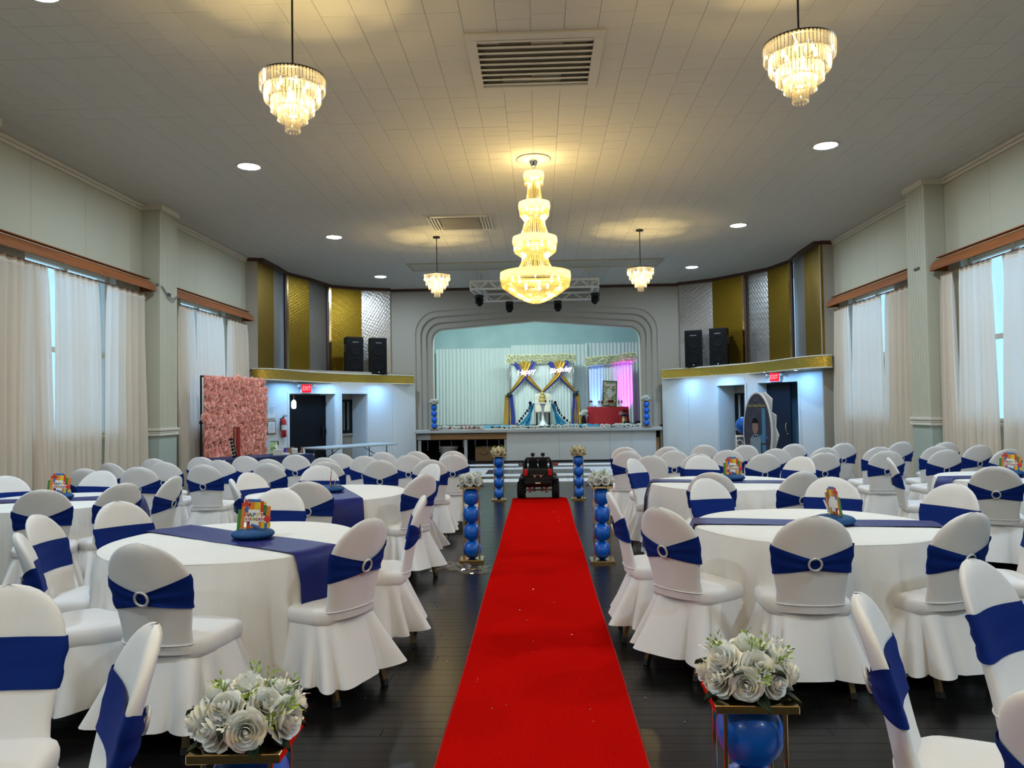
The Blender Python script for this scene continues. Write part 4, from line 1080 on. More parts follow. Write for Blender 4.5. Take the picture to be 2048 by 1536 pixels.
band(31 * PX, zc(404), zc(419)); beads('bead_bowl', [(29.5 * PX, zc(421)), (28 * PX, zc(431)), (19 * PX, zc(442))], 56, .011, .022)
strings('bead_string', 19 * PX, zc(440), 29 * PX, zc(474), 34, .009)
band(44 * PX, zc(474), zc(489)); beads('bead_bowl', [(42.5 * PX, zc(491)), (41 * PX, zc(503)), (24 * PX, zc(516))], 78, .011, .022)
strings('bead_string', 24 * PX, zc(514), 36 * PX, zc(543), 42, .009)
band(70 * PX, zc(545), zc(562)); beads('bead_bowl', [(68.5 * PX, zc(564)), (66 * PX, zc(574)), (44 * PX, zc(590)), (20 * PX, zc(602)), (2 * PX, zc(607))], 118, .0125, .024)
for v_, R_, n_ in ((352, 8, 3), (412, 18, 5), (482, 28, 6), (556, 46, 8), (572, 24, 5)):
    for k in range(n_):
        a = 2 * pi * k / n_; MB().lathe([(0, -.04), (.010, -.034), (.016, -.01), (.012, .014), (.004, .035), (0, .042)], 10, (R_ * PX * cos(a), R_ * PX * sin(a), zc(v_))).build('bulb', M['bulb'], t)
for v_, e in ((355, .5), (415, .9), (455, .5), (484, 1.0), (530, .6), (560, 1.3), (582, 1.0)): lamp('chandelier_glow', 'POINT', (cx_, cy_, ZC + zc(v_)), P_CHAND * e, WARM, .05)

t2 = copy_tree(t); t2.location = (cx_, 1.2, ZC); t2['label'] = 'added gold four-tier chandelier, unseen above the camera, for more light'  # unseen copy added to light the chair backs
for v_, e in ((415, 1.6), (484, 1.6), (560, 2.0)): lamp('chandelier_glow', 'POINT', (cx_, 1.2, ZC + zc(v_)), P_CHAND * e * 1.3, WARM, .05)  # point lamps of the added chandelier

# big slatted return grille, square diffuser and the long access panel
v = thing('return_grille', 'large slatted air return grille in the ceiling above the carpet', 'vent', (.02, 7.56, ZC))
MB().box((0, 0, .014), (1.3, 1.2, .008)).build('backing', mat('duct grey', (.34, .33, .30), .8), v)
for (c_, d_) in (((0, -.58), (1.30, .11)), ((0, .58), (1.30, .11)), ((-.60, 0), (.10, 1.06)), ((.60, 0), (.10, 1.06))): MB().box((c_[0], c_[1], -.012), (d_[0], d_[1], .03), .006).build('frame', M['ceil'], v)
for k in range(9):
    MB().box((0, 0, 0), (1.12, .088, .006), .001, M=Matrix.Translation((0, -.475 + k * .119, -.014)) @ Matrix.Rotation(radians(15), 4, 'X')).build('slat', M['ceil'], v)
v = thing('air_diffuser', 'rectangular stepped air diffuser in the ceiling, flower-wall side', 'vent', (-1.38, 14.05, ZC))
MB().box((0, 0, -.004), (1.26, 1.2, .012), .004).build('frame', M['ceil'], v)
for k in range(4):
    for s_ in (-1, 1): MB().box((s_ * (.56 - k * .055), 0, -.022 - k * .004), (.03, 1.08 - k * .08, .03), .003).build('louvre', M['cream'], v)
MB().box((0, 0, -.02), (.70, .8, .02), .004).build('centre_plate', mat('grey brown diffuser plate', (.30, .25, .18), .7), v)  # plate in one even grey-brown, darker than its frame
for s_ in (-1, 1): MB().box((0, s_ * .5, -.02), (1.0, .1, .02), .004).build('louvre', M['cream'], v)
v = thing('access_panel', 'wide shallow access panel in the ceiling before the stage', 'ceiling panel', (-.06, 18.4, ZC))
MB().box((0, 0, -.006), (5.9, .82, .02), .008).build('panel', M['wall'], v)
for (c_, d_) in (((0, -.42), (6.04, .05)), ((0, .42), (6.04, .05)), ((-3.0, 0), (.05, .84)), ((3.0, 0), (.05, .84))): MB().box((c_[0], c_[1], -.018), (d_[0], d_[1], .03), .006).build('frame', M['wall'], v)

# ================================================================ LIGHTING TRUSS
t = thing('lighting_truss', 'rectangular aluminium lighting truss hung before the stage arch', 'truss', (0, 0, 0))
zt0, zt1 = 4.46, 4.65
def trs(p, q, up=(zt0, zt1), n=9):
    P, Q = Vector(p), Vector(q); e = (Q - P).normalized(); nn = Vector((-e.y, e.x)) * .14
    for z in up:
        for s_ in (-1, 1): MB().tube([(P.x + nn.x * s_ / 2, P.y + nn.y * s_ / 2, z), (Q.x + nn.x * s_ / 2, Q.y + nn.y * s_ / 2, z)], .021, 6).build('chord', M['alu'], t)
    b = MB()
    for s_ in (-1, 1):
        for k in range(n):
            a, c_ = P.lerp(Q, k / n), P.lerp(Q, (k + 1) / n); z0, z1 = (up if k % 2 else up[::-1])
            b.bar((a.x + nn.x * s_ / 2, a.y + nn.y * s_ / 2, z0), (c_.x + nn.x * s_ / 2, c_.y + nn.y * s_ / 2, z1), .016)
    for k in range(n + 1):
        a = P.lerp(Q, k / n)
        for z in up: b.bar((a.x - nn.x / 2, a.y - nn.y / 2, z), (a.x + nn.x / 2, a.y + nn.y / 2, z), .011)
    for k in (0, n):
        a = P.lerp(Q, k / n)
        for s_ in (-1, 1): b.bar((a.x + nn.x * s_ / 2, a.y + nn.y * s_ / 2, up[0]), (a.x + nn.x * s_ / 2, a.y + nn.y * s_ / 2, up[1]), .02)
    kind(b.build('lattice', M['alu'], t), 'stuff')
trs((-1.64, 18.75), (1.50, 18.75), n=14); trs((-1.47, 20.95), (1.58, 20.95), n=10)
trs((-1.58, 18.85), (-1.42, 20.85), n=6); trs((1.44, 18.85), (1.52, 20.85), n=6)
for x, y in ((-1.38, 18.95), (1.28, 18.95), (-1.3, 20.9), (1.4, 20.9)):
    h = MB().tube([(x, y, zt1), (x, y, ZC - .06)], .006, 6).build('hanging_cable', M['steel'], t)
    MB().box((x, y, ZC - .05), (.1, .1, .1), .01).build('ceiling_block', M['cream'], h)
for k, (x, y, az) in enumerate(((-1.49, 19.6, .5), (-.76, 20.95, .1), (.56, 20.95, -.1), (1.48, 19.6, -.5))):
    s_ = thing('stage_light', 'black moving-head stage light on the truss, ' + ['outer one, flower-wall side', 'inner one, flower-wall side', 'inner one, oval-board side', 'outer one, oval-board side'][k], 'stage light', (x, y, zt0 - .016), az, 'moving-head lights on the truss')
    MB().box((0, 0, -.05), (.20, .16, .08), .015).build('base', M['black'], s_)
    for q in (-1, 1): MB().box((q * .085, 0, -.16), (.03, .08, .16), .008).build('yoke_arm', M['black'], s_)
    MB().lathe([(.05, -.11), (.07, -.08), (.075, .05), (.06, .10), (0, .11)], 16).move(Matrix.Rotation(radians(-35 if k in (0, 3) else 8), 4, 'X')).build('head', M['blackm'], s_, (0, 0, -.19))
    MB().bar((0, 0, .02), (0, 0, -.02), .04, .04).build('clamp', M['alu'], s_)

# ================================================================ CURTAINS AND PELMETS
def curtain(name, xw, s, ys_top, ys_bot, z0, z1, n, label, grp, amp=.05, seed=0, m='drape', dist=.14):
    r = random.Random(seed); ph = [r.random() * 6.3 for _ in range(4)]
    def fn(u, v):
        z = z0 + (z1 - z0) * v; k = v
        a = ys_bot[0] + (ys_top[0] - ys_bot[0]) * k; c_ = ys_bot[1] + (ys_top[1] - ys_bot[1]) * k
        wv = sin(2 * pi * n * u + ph[0] + .8 * sin(2 * pi * 2 * u + ph[1]) + .3 * sin(4 * v + ph[2])) + .35 * sin(2 * pi * n * 2.3 * u + ph[3])
        A = amp * (.45 + .75 * (1 - v) ** .6) if v < .975 else amp * .25
        return (xw - s * (dist + A * wv + .02 * (1 - v)), a + (c_ - a) * u + .012 * sin(5 * v + ph[2]), z)
    nv = 14
    o = MB().grid(fn, n * 9, nv).build('drape', M[m])
    t_ = thing('curtain', label, 'curtain', (0, 0, 0), 0, grp); o.parent = t_
    hb = MB().grid(lambda u, v: fn(u, .975 + .025 * v), n * 9, 2).build('header_tape', M[m], t_); hb.location = (-s * .003, 0, 0)
    return t_
def pelmet(xw, s, y0, y1, label, z=3.52):
    t_ = thing('pelmet', label, 'pelmet', (0, 0, 0), 0, 'varnished wooden pelmets')
    D_, Hh = .27, .20
    def pr(k): a = k * pi / 2; return (xw - s * (.02 + D_ * sin(a) ** .8), z + Hh - Hh * (1 - cos(a)) * 1.0)
    b = MB(); n = 8
    b.grid(lambda u, v: (pr(1 - v)[0], y0 + (y1 - y0) * u, pr(1 - v)[1]), 12, n)
    b.build('curved_board', M['valance'], t_)
    for yy in (y0, y1):
        pts = [(xw - s * .01, yy, z)] + [(pr(1 - k / n)[0], yy, pr(1 - k / n)[1]) for k in range(n + 1)] + [(xw - s * .01, yy, z + Hh)]
        MB().add(pts, [tuple(range(len(pts)))]).build('end_cap', M['valance'], t_)
    MB().box((xw - s * (.02 + D_ / 2), (y0 + y1) / 2, z + Hh + .008), (D_ * .25, y1 - y0, .016), .004).build('top_ledge', M['valance'], t_)
    MB().tube([(xw - s * .14, y0 + .02, z - .06), (xw - s * .14, y1 - .02, z - .06)], .011, 8).build('curtain_rod', mat('copper rod', (.35, .16, .09), .4, .6) if 'copper rod' not in bpy.data.materials else bpy.data.materials['copper rod'], t_)
sd = {-1: 'flower-wall side', 1: 'oval-board side'}
for s, xw in ((-1, XL), (1, XR)):
    G = 'white curtains over the windows'
    dk = .0 if s < 0 else -.37
    for wi, (wy0, wy1, y0, y1) in enumerate(((9.5, 11.6, 8.62, 12.3), (13.75, 15.75, 13.02, 16.62), (5.1, 7.2, 4.25, 7.9), (.7, 2.8, -.1, 3.5))):
        y0 += dk; y1 += dk if s > 0 and wi != 1 else 0
        if s > 0 and wi == 1: y0, y1 = 12.65, 16.2
        if s < 0 and wi == 0: y0 = 8.55
        where = ['the near window', 'the far window', 'the added unseen window beside the camera', 'the added unseen window behind the camera'][wi]
        pelmet(xw, s, y0, y1, 'curved varnished wooden pelmet over %s, %s' % (where, sd[s]))
        sl0, sl1 = wy0 + .24, wy1 - .72 + (.25 if wi == 1 else 0)
        if s > 0: sl0, sl1 = wy0 + .85, wy1 - .22
        if s > 0 and wi == 1: sl0, sl1 = wy0 + .02, wy1 - .55
        gap = .10
        a0 = y0 + .55 if (s < 0 and wi == 0) else y0 + .04
        sh = 1 if s < 0 else -1
        if s < 0:
            parts = [((a0 + .33, sl0), (a0 + .43, sl0 + .14), 4), ((sl0 + gap * 1.2, sl1), (sl0 + .13, sl1 + .06), 7), ((sl1 + .26, y1 - .04), (sl1 + .10, y1 + .0), 6)]
            if wi == 0: parts.append(((y0 + .03, a0 + .31), (y0 + .02, a0 + .22), 5))
        else:
            parts = [((a0, sl0), (a0 - .02, sl0 + .12), 6), ((sl0 + .22, sl1), (sl0 + .13, sl1 + .02), 6), ((sl1 + .20, y1 - .04), (sl1 + .04, y1), 6)]
        for k, (tp, bt, n) in enumerate(parts):
            nm = ['edge panel', 'middle panel', 'edge panel by the stage', 'outermost panel'][k]
            curtain('curtain', xw, s, tp, bt, .03, 3.465, n, 'floor-length white curtain, %s of %s, %s' % (nm, where, sd[s]), G, seed=wi * 10 + k + (50 if s > 0 else 0))
# loose cables at the pilaster, small plate on the other one
t = thing('loose_cable', 'grey cables trailing across the pilaster between two pelmets', 'cable', (0, 0, 0))
for dz in (0, -.05): MB().tube([(XL + .26, 12.32, 3.66 + dz * .2), (XL + .325, 12.44, 3.62 + dz * .5), (XL + .325, 12.62, 3.50 + dz), (XL + .325, 12.8, 3.46 + dz), (XL + .325, 12.94, 3.53 + dz * .4), (XL + .27, 13.03, 3.58)], .006, 6).build('cable', M['steel'], t)
MB().box((XL + .325, 12.66, 3.52), (.012, .1, .05), .004).build('plug', M['iron'], t)
t = thing('door_stop_plate', 'small brown plate high on the pilaster, oval-board side', 'wall plate', (XR - .315, 12.28, 3.62)); MB().box((0, 0, 0), (.02, .16, .04), .004).build('plate', M['darktrim'], t)
MB().ball((-.012, .05, 0), .008, 8, 6).build('screw', M['steel'], t)
# ================================================================ LOUDSPEAKERS ON THE SHELVES
def speaker(x, y, z, rz, label):
    t = thing('loudspeaker', label, 'loudspeaker', (x, y, z), rz, 'tall black loudspeakers')
    H = 1.0
    b = MB(); b.prism([(-.23, -.22), (.23, -.22), (.15, .22), (-.15, .22)], .02, H); b.build('cabinet', M['blackm'], t)
    MB().box((0, -.226, H / 2), (.42, .012, H - .06), .005).build('grille', M['grille'], t)
    for zz, R in ((.66, .155), (.28, .155)): MB().lathe([(0, .004), (R * .35, .01), (R * .9, .0), (R, .008), (R + .012, .0)], 24).move(Matrix.Rotation(pi / 2, 4, 'X')).build('driver', M['grille'], t, (0, -.234, zz))
    MB().box((0, -.235, .86), (.17, .006, .02), .002).build('name_strip', M['steel'], t)
    MB().lathe([(0, .006), (.014, .004), (.016, 0)], 12).move(Matrix.Rotation(pi / 2, 4, 'X')).build('badge', M['white_pl'], t, (0, -.235, .07))
    for s_ in (-1, 1):
        h = MB()
        for zz in (.62, .70, .80): h.box((s_ * .199, 0.02, zz), (.012, .11, .014))
        for yy in (-.035, .075): h.box((s_ * .199, yy, .71), (.012, .012, .19))
        h.build('handle', M['steel'], t)
    for sx in (-1, 1):
        for sy in (-1, 1): MB().box((sx * .13, sy * .17, .01), (.04, .04, .02)).build('foot', M['foot'], t)
    return t
zl, zr = CL[8], CR[8]
speaker(-4.98, 20.42, zl + .002, .62, 'tall black loudspeaker farther from the arch, extinguisher-side shelf')
speaker(-4.42, 20.82, zl + .002, .52, 'tall black loudspeaker next to the arch, extinguisher-side shelf')
speaker(4.22, 20.78, zr + .002, -.42, 'tall black loudspeaker next to the arch, oval-board-side shelf')
speaker(4.78, 20.28, zr + .002, -.55, 'tall black loudspeaker farther from the arch, oval-board-side shelf')

# ================================================================ FLOWER WALL AND GIFT TABLE
fa, fb = Vector((-6.03, 13.70)), Vector((-5.76, 16.0)); fe = (fb - fa); fl = fe.length; fe.normalize(); fn_ = Vector((fe.y, -fe.x))
t = thing('flower_wall', 'large pink silk flower wall on a black stand beside the window curtain', 'flower wall', (fa.x, fa.y, 0), atan2(fe.y, fe.x))
for x in (-.03, fl + .02):
    MB().tube([(x, .06, .02), (x, .06, 2.2)], .018, 8).build('stand_pole', M['iron'], t)
    MB().tube([(x, -.3, .02), (x, .4, .02)], .018, 8).build('stand_foot', M['iron'], t)
    MB().box((x, .06, 1.35), (.06, .05, .06), .01).build('clamp', M['iron'], t)
MB().tube([(-.03, .06, 2.19), (fl + .02, .06, 2.19)], .018, 8).build('crossbar', M['iron'], t)
MB().box((fl / 2, .02, 1.38), (fl, .03, 1.66), .01).build('backing', M['pink2'], t)
def blossom(seed):
    r = random.Random(seed); b = MB(); R = .075
    for ring, (n, r1, h, wd) in enumerate(((4, .40, .8, 1.7), (5, .75, .55, 1.4), (6, 1.05, .18, 1.2))):
        for k in range(n): b.grid(petal(R, 2 * pi * k / n + ring * .5 + r.random() * .4, r1 * R, 0, h * .95 * R, wd, .26 * R * ring), 2, 3)
    return b.mesh('blossom', M['pink'])
BL = [blossom(k) for k in range(4)]
spots = []; r = random.Random(4); nx, nz = 22, 15
for i in range(nx):
    for j in range(nz): spots.append((fl * (i + .5 + .5 * (j % 2) - .25) / nx + r.uniform(-.035, .035), 2.17 - 1.6 * (j + .5) / nz + r.uniform(-.045, .045)))
joined = MB()
for k, (x, z) in enumerate(spots):
    rot = Euler((pi / 2 + r.uniform(-.5, .5), 0, r.uniform(-.5, .5))); s_ = r.uniform(.75, 1.2)
    if k % 3 != 2:
        o = obj('blossom', BL[r.randrange(4)], t, (x, -.0 - r.uniform(0, .025), z), rot=rot, sc=s_)
    else:
        q = BL[r.randrange(4)]; mm = Matrix.Translation((x, -.01, z)) @ rot.to_matrix().to_4x4() @ Matrix.Scale(s_, 4)
        joined.add([mm @ v.co for v in q.vertices], [tuple(p.vertices) for p in q.polygons], True)
kind(joined.build('blossom', M['pink'], t), 'stuff')
# gift table with navy cloth
gc, ga = Vector((-4.98, 13.55)), radians(52)
gu, gv = Vector((cos(ga), sin(ga))), Vector((-sin(ga), cos(ga)))
t = thing('gift_table', 'long table under a navy cloth before the pink flower wall', 'table', (gc.x, gc.y, 0), ga)
MB().box((0, 0, .725), (1.8, .74, .03), .008).build('tabletop', M['grey_table'], t)
for x in (-.75, .75): MB().tube([(x, -.3, .01), (x, -.3, .71), (x, .3, .71), (x, .3, .01)], .014, 6).build('leg', M['steel'], t)
def cloth_box(hx, hy, zt, hem, seed, m, name, parent=None, waves=26, amp=.02):
    rr2 = random.Random(seed); ph = rr2.random() * 6
    def out(u):
        a = 2 * pi * u; return hx * sgnpow(cos(a), .22), hy * sgnpow(sin(a), .22)
    b = MB(); b.grid(lambda u, v: (lambda x, y: (x * (v if v > .02 else .02), y * (v if v > .02 else .02), zt))(*out(u)), 96, 3, cu=True)
    def fall(u, v):
        x, y = out(u); f = sin(waves * 2 * pi * u + ph) * amp * v + .018 * v; d = sqrt(x * x + y * y); return (x + x / d * f, y + y / d * f, zt - (zt - hem) * v)
    b.grid(fall, 96, 4, cu=True); return b.build(name, m, parent)
c = cloth_box(.93, .40, .7445, .03, 3, M['blue_cloth'], 'tablecloth'); c.location = (gc.x, gc.y, 0); c.rotation_euler = (0, 0, ga); tag(c, 'navy cloth over the gift table by the pink flower wall', 'tablecloth')
def onT(a, b_, z=.746): q = gc + gu * a + gv * b_; return (q.x, q.y, z)
t = thing('gift_box', 'tall slim red and gold box standing on the navy table', 'box', onT(-.30, .25), ga - 1.2)
MB().box((0, 0, .26), (.10, .07, .52), .004).build('box_body', mat('red foil card', (.30, .008, .012), .4), t); MB().box((0, -.036, .30), (.03, .004, .40), .001).build('gold_stripe', M['gold'], t)
MB().box((0, 0, .522), (.104, .074, .01), .002).build('lid', M['gold'], t)
t = thing('film_strip_stand', 'leaning black film-strip cut-out with white squares on the navy table', 'table decoration', onT(-.52, -.05), ga - 1.2)
fs = MB().box((0, 0, .17), (.07, .012, .34), .003).build('strip', M['black'], t); fs.rotation_euler = (0, radians(-12), 0)
for k in range(5):
    for x in (-.02, .02): MB().box((x, -.008, .05 + k * .06), (.018, .006, .03), .001).build('square', M['paper'], fs)
MB().bar((0, .10, 0), (0, .01, .22), .012).build('strut', M['gold'], t)
t = thing('tissue_box', 'white tissue box on the navy table below the green print', 'tissue box', onT(.22, -.22), ga - .9)
MB().box((0, 0, .055), (.13, .13, .11), .006).build('carton', M['paper'], t)
MB().grid(lambda u, v: (.05 * (u - .5) * (1 + v), .03 * sin(u * 6) * v, .108 + .09 * v * (1 - .3 * abs(u - .5))), 6, 3).build('tissue', M['white_pl'], t)
t = thing('framed_print', 'small green lit print in a black stand on the navy table', 'picture', onT(.30, .02), ga - 1.0)
pf = MB().box((0, .02, .13), (.16, .03, .24), .004).build('frame', M['black'], t); MB().box((.0, -.004, .13), (.14, .012, .22), .001).build('print', mat('green print', (.35, .62, .22), .4, var=((30, 30, 30), (.65, .75, .45), .45, .6)), t)
for k in range(3): MB().box((-.035 + .035 * k, -.011, .11), (.02, .003, .05), .0005).build('figure', M['b_grn'], t)
r = random.Random(8)
for k in range(7):
    a_, b__ = .42 + .07 * k, r.uniform(-.25, .2)
    t = thing('snack_tray', ['low tray of wrapped sweets', 'purple treat bag', 'small open gift bag', 'stack of favour boxes', 'tray of dark chocolates', 'clear bag of sweets', 'shiny foil treat bag'][k] + ' on the navy table, ' + ORD[k] + ' from the green print', 'party favour', onT(a_, b__), r.random() * 3, 'party favours on the navy table')
    mm = [M['paper'], mat('purple foil', (.12, .06, .30), .3), M['card'], M['white_pl'], M['darktrim'], M['wrap'], M['chrome']][k]
    if k in (0, 4):
        MB().box((0, 0, .008), (.16, .11, .016), .004).build('tray', M['white_pl'], t)
        for q in range(8): MB().ball((r.uniform(-.06, .06), r.uniform(-.04, .04), .026), .016, 8, 6).build('sweet', mm, t)
    elif k == 3:
        for q in range(2): MB().box((0, 0, .03 + .055 * q), (.09, .07, .05), .004).build('favour_box', mm, t)
        MB().box((0, 0, .088), (.02, .072, .006), .001).build('ribbon', M['navy'], t)
    else:
        MB().grid(lambda u, v: ((.05 - .015 * v) * sgnpow(cos(2 * pi * u), .5) * (1 if v < .7 else .5 + (v - .7) * 2), (.03 - .01 * v) * sgnpow(sin(2 * pi * u), .5), .12 * v), 16, 6, cu=True).build('bag', mm, t)
        MB().tube([(.022 * cos(i * pi / 4), .014 * sin(i * pi / 4), .084) for i in range(8)], .004, 5, closed=True).build('tie', M['gold'], t)
# bare folding table
ft0, ft1 = Vector((-4.62, 16.25)), Vector((-3.42, 18.2)); fc = (ft0 + ft1) / 2; fa_ = atan2(ft1.y - ft0.y, ft1.x - ft0.x); fd = (ft1 - ft0).length
t = thing('folding_table', 'bare grey plastic folding table near the fire extinguisher', 'table', (fc.x - .25, fc.y + .15, 0), fa_)
MB().box((0, 0, .72), (fd, .74, .045), .012).build('tabletop', M['grey_table'], t)
for x in (-.85, .85):
    MB().tube([(x, -.28, .01), (x, -.28, .70), (x, .28, .70), (x, .28, .01)], .014, 6).build('leg', M['steel'], t); MB().tube([(x, 0, .45), (x * .4, 0, .70)], .010, 6).build('brace', M['steel'], t); MB().tube([(x, -.28, .45), (x, .28, .45)], .010, 6).build('crossbar', M['steel'], t)

# ================================================================ ON THE WALLS BY THE DOORS
WLf, WRf = CL[1], CR[1]
def wallspot(C, t_, d, z): p = C[1](t_, d, z); D = C[5]; return p, (atan2(D.y, D.x) if C is CL else atan2(-D.y, -D.x))
p, az = wallspot(CL, .62, -.10, .0)
az = atan2(CL[5].y, CL[5].x)
t = thing('fire_extinguisher', 'red fire extinguisher hung on the white wall beside the black door', 'fire extinguisher', (p[0], p[1], .92), az)
MB().lathe([(0, 0), (.055, .0), (.065, .015), (.065, .36), (.055, .41), (.025, .445), (.02, .46), (0, .46)], 20).build('cylinder', M['red_pl'], t)
lb = MB().lathe([(.0665, .17), (.0665, .29)], 20, caps=False).build('label', M['paper'], t)
MB().box((0, 0, .475), (.03, .03, .04), .005).build('valve', M['iron'], t)
for z in (.49, .515): MB().box((.04, 0, z), (.12, .022, .012), .003).build('lever', M['iron'], t)
MB().tube([(-.02, 0, .47), (-.085, 0, .44), (-.09, 0, .3), (-.082, 0, .16)], .012, 8).build('hose', M['black'], t)
MB().box((0, .08, .40), (.05, .03, .08), .005).build('wall_bracket', M['steel'], t)
for k, (z0, h, fr) in enumerate(((1.36, .36, 'paper'), (1.0, .32, 'card'))):
    p, _ = wallspot(CL, .33, -.03, z0 + h / 2); t = thing('wall_notice', ['upper paper notice on the white wall by the extinguisher', 'lower framed notice on the white wall by the extinguisher'][k], 'notice', p, az, 'notices by the extinguisher')
    MB().box((0, 0, 0), (.24, .022, h), .004).build('frame', M[fr], t); MB().box((0, -.013, 0), (.19, .004, h - .06), .001).build('sheet', M['white_pl'], t)
    kind(MB().build('dummy', M['paper']), 'stuff') if False else None
    for q in range(6): MB().box((0, -.0165, h / 2 - .08 - q * .035), (.13 - .02 * (q % 3), .002, .006)).build('text_line', M['steel'], t)
def exit_sign(C, t_, z, rz, label):
    p, _ = wallspot(C, t_, -.07, z); t = thing('exit_sign', label, 'exit sign', p, rz, 'red exit signs')
    MB().box((0, 0, 0), (.30, .06, .22), .01).build('housing', M['white_pl'], t)
    MB().box((0, -.033, 0), (.27, .008, .19), .003).build('face', M['exit'], t)
    me = text_mesh('EXIT', .13, .002); me.materials.append(M['exit_t']); o = obj('letters', me, t, (0, -.040, 0), rot=(pi / 2, 0, 0)); o.scale = (.85, 1.15, 1)
    for s_ in (-1, 1):
        a = MB().bar((s_ * .14, 0, .03), (s_ * .20, -.02, .06), .018).build('lamp_arm', M['white_pl'], t)
        MB().lathe([(0, -.02), (.035, -.015), (.045, .03), (.0, .034)], 14).move(Matrix.Rotation(pi / 2, 4, 'X') @ Matrix.Rotation(s_ * .5, 4, 'Y')).build('emergency_lamp', M['white_pl'], a, (s_ * .22, -.03, .06))
azR = atan2(CR[5].y, CR[5].x) + pi
exit_sign(CL, 1.28, 2.08, az, 'red EXIT sign over the black door, extinguisher side'); exit_sign(CR, 1.42, 2.15, azR, 'red EXIT sign over the navy door, oval-board side')
p = CL[1](1.10, .16, 1.93)
t = thing('hanging_bulb', 'glowing white bulb hanging on a cord in the black doorway', 'lamp', p)
MB().tube([(0, 0, 0), (0, 0, -.13)], .004, 6).build('cord', M['white_pl'], t)
MB().lathe([(0, -.34), (.035, -.335), (.055, -.30), (.055, -.18), (.035, -.14), (.015, -.125)], 18).build('globe', M['bulb_c'], t)
MB().lathe([(.016, -.13), (.018, -.11), (0, -.10)], 10).build('socket', M['white_pl'], t)
# oval board
ox, oy = 4.10, 14.6; H0, H1 = .25, 1.755; hh = (H1 - H0) / 2; oz = (H0 + H1) / 2
t = thing('oval_board', 'tall oval birthday board with a boy in a suit, before the navy door', 'sign board', (ox, oy, 0), radians(-68))
def oval(rx, rz, n=48): return [(rx * cos(2 * pi * k / n), rz * sin(2 * pi * k / n)) for k in range(n)]
def slabxz(pts, y0, y1, m, name, parent, cz=0):
    n = len(pts); vs = [(x, y0, z + cz) for x, z in pts] + [(x, y1, z + cz) for x, z in pts]
    return MB().add(vs, [tuple(range(n)), tuple(reversed(range(n, 2 * n)))] + [(i, (i + 1) % n, n + (i + 1) % n, n + i) for i in range(n)]).build(name, m, parent)
RX = .42
slabxz(oval(RX, hh), -.02, .01, M['white_pl'], 'board', t, oz)
slabxz(oval(RX - .03, hh - .03), -.024, -.018, mat('night blue print', (.028, .030, .060), .3, var=((6, 6, 6), (.06, .05, .09), .45, .7)), 'print', t, oz)
bk = [(-.1, -hh), (.18, -hh), (.40, -.45), (.33, -.36), (.46, -.05), (.38, .1), (.40, .32), (.27, .38), (.30, .62), (.10, hh + .0), (0, hh)]
slabxz(bk, .09, .11, M['white_pl'], 'back_board', t, oz)
for zz in (-.5, 0, .5): MB().bar((.05, 0, oz + zz), (.1, .10, oz + zz), .03).build('spacer', M['white_pl'], t)
MB().box((0, .12, .13), (.5, .4, .26), .01).build('foot', M['white_pl'], t)
pb = M['b_blu']; lb_ = mat('sky blue print', (.06, .22, .42), .4); sk = mat('printed skin', (.30, .19, .15), .5); su = mat('pale suit print', (.22, .30, .40), .4)
fig = [(-.13, -.66), (-.2, -.35), (-.2, -.12), (-.10, -.04), (.02, -.04), (.10, -.12), (.1, -.4), (.05, -.68)]
slabxz(fig, -.027, -.024, su, 'suit', t, oz); slabxz([(x * .085 - .05, z * .13 + .10) for x, z in [(cos(k * pi / 12), sin(k * pi / 12)) for k in range(24)]], -.028, -.024, sk, 'face', t, oz)
slabxz([(x * .09 - .05, z * .10 + .17) for x, z in [(cos(k * pi / 12), sin(k * pi / 12)) for k in range(13)]], -.029, -.024, M['blackm'], 'hair', t, oz)
slabxz([(-.10, -.05), (-.05, -.075), (0, -.05), (0, -.10), (-.05, -.075), (-.10, -.10)], -.029, -.026, M['blackm'], 'bow_tie', t, oz)
for x in (-.08, -.02): MB().box((x, -.0285, oz + .12), (.018, .002, .008)).build('eye', M['blackm'], t)
for (x0, z0, w_, h_) in ((.2, .2, .10, .5), (.16, -.12, .15, .14), (.2, -.36, .1, .26)): MB().box((x0, -.0255, oz + z0), (w_, .002, h_)).build('light_streak', lb_, t)
gd = mat('gold print', (.62, .52, .12), .4)
for body, size, x, z, m_ in (('Our Little Prince', .075, 0, .50, gd), ('Happy', .12, .16, -.08, lb_), ('1st', .11, .17, -.27, lb_), ('Birthday', .105, .15, -.46, lb_)):
    me = text_mesh(body, size, .0008, .15); me.materials.append(m_); obj('lettering', me, t, (x, -.0275, oz + z), rot=(pi / 2, 0, 0))
cr = MB().tube([(-.05, -.027, oz + .60), (-.06, -.027, oz + .67), (-.03, -.027, oz + .63), (0, -.027, oz + .69), (.03, -.027, oz + .63), (.06, -.027, oz + .67), (.05, -.027, oz + .60), (-.05, -.027, oz + .60)], .005, 5).build('crown', M['silver_panel'] if False else M['chrome'], t)
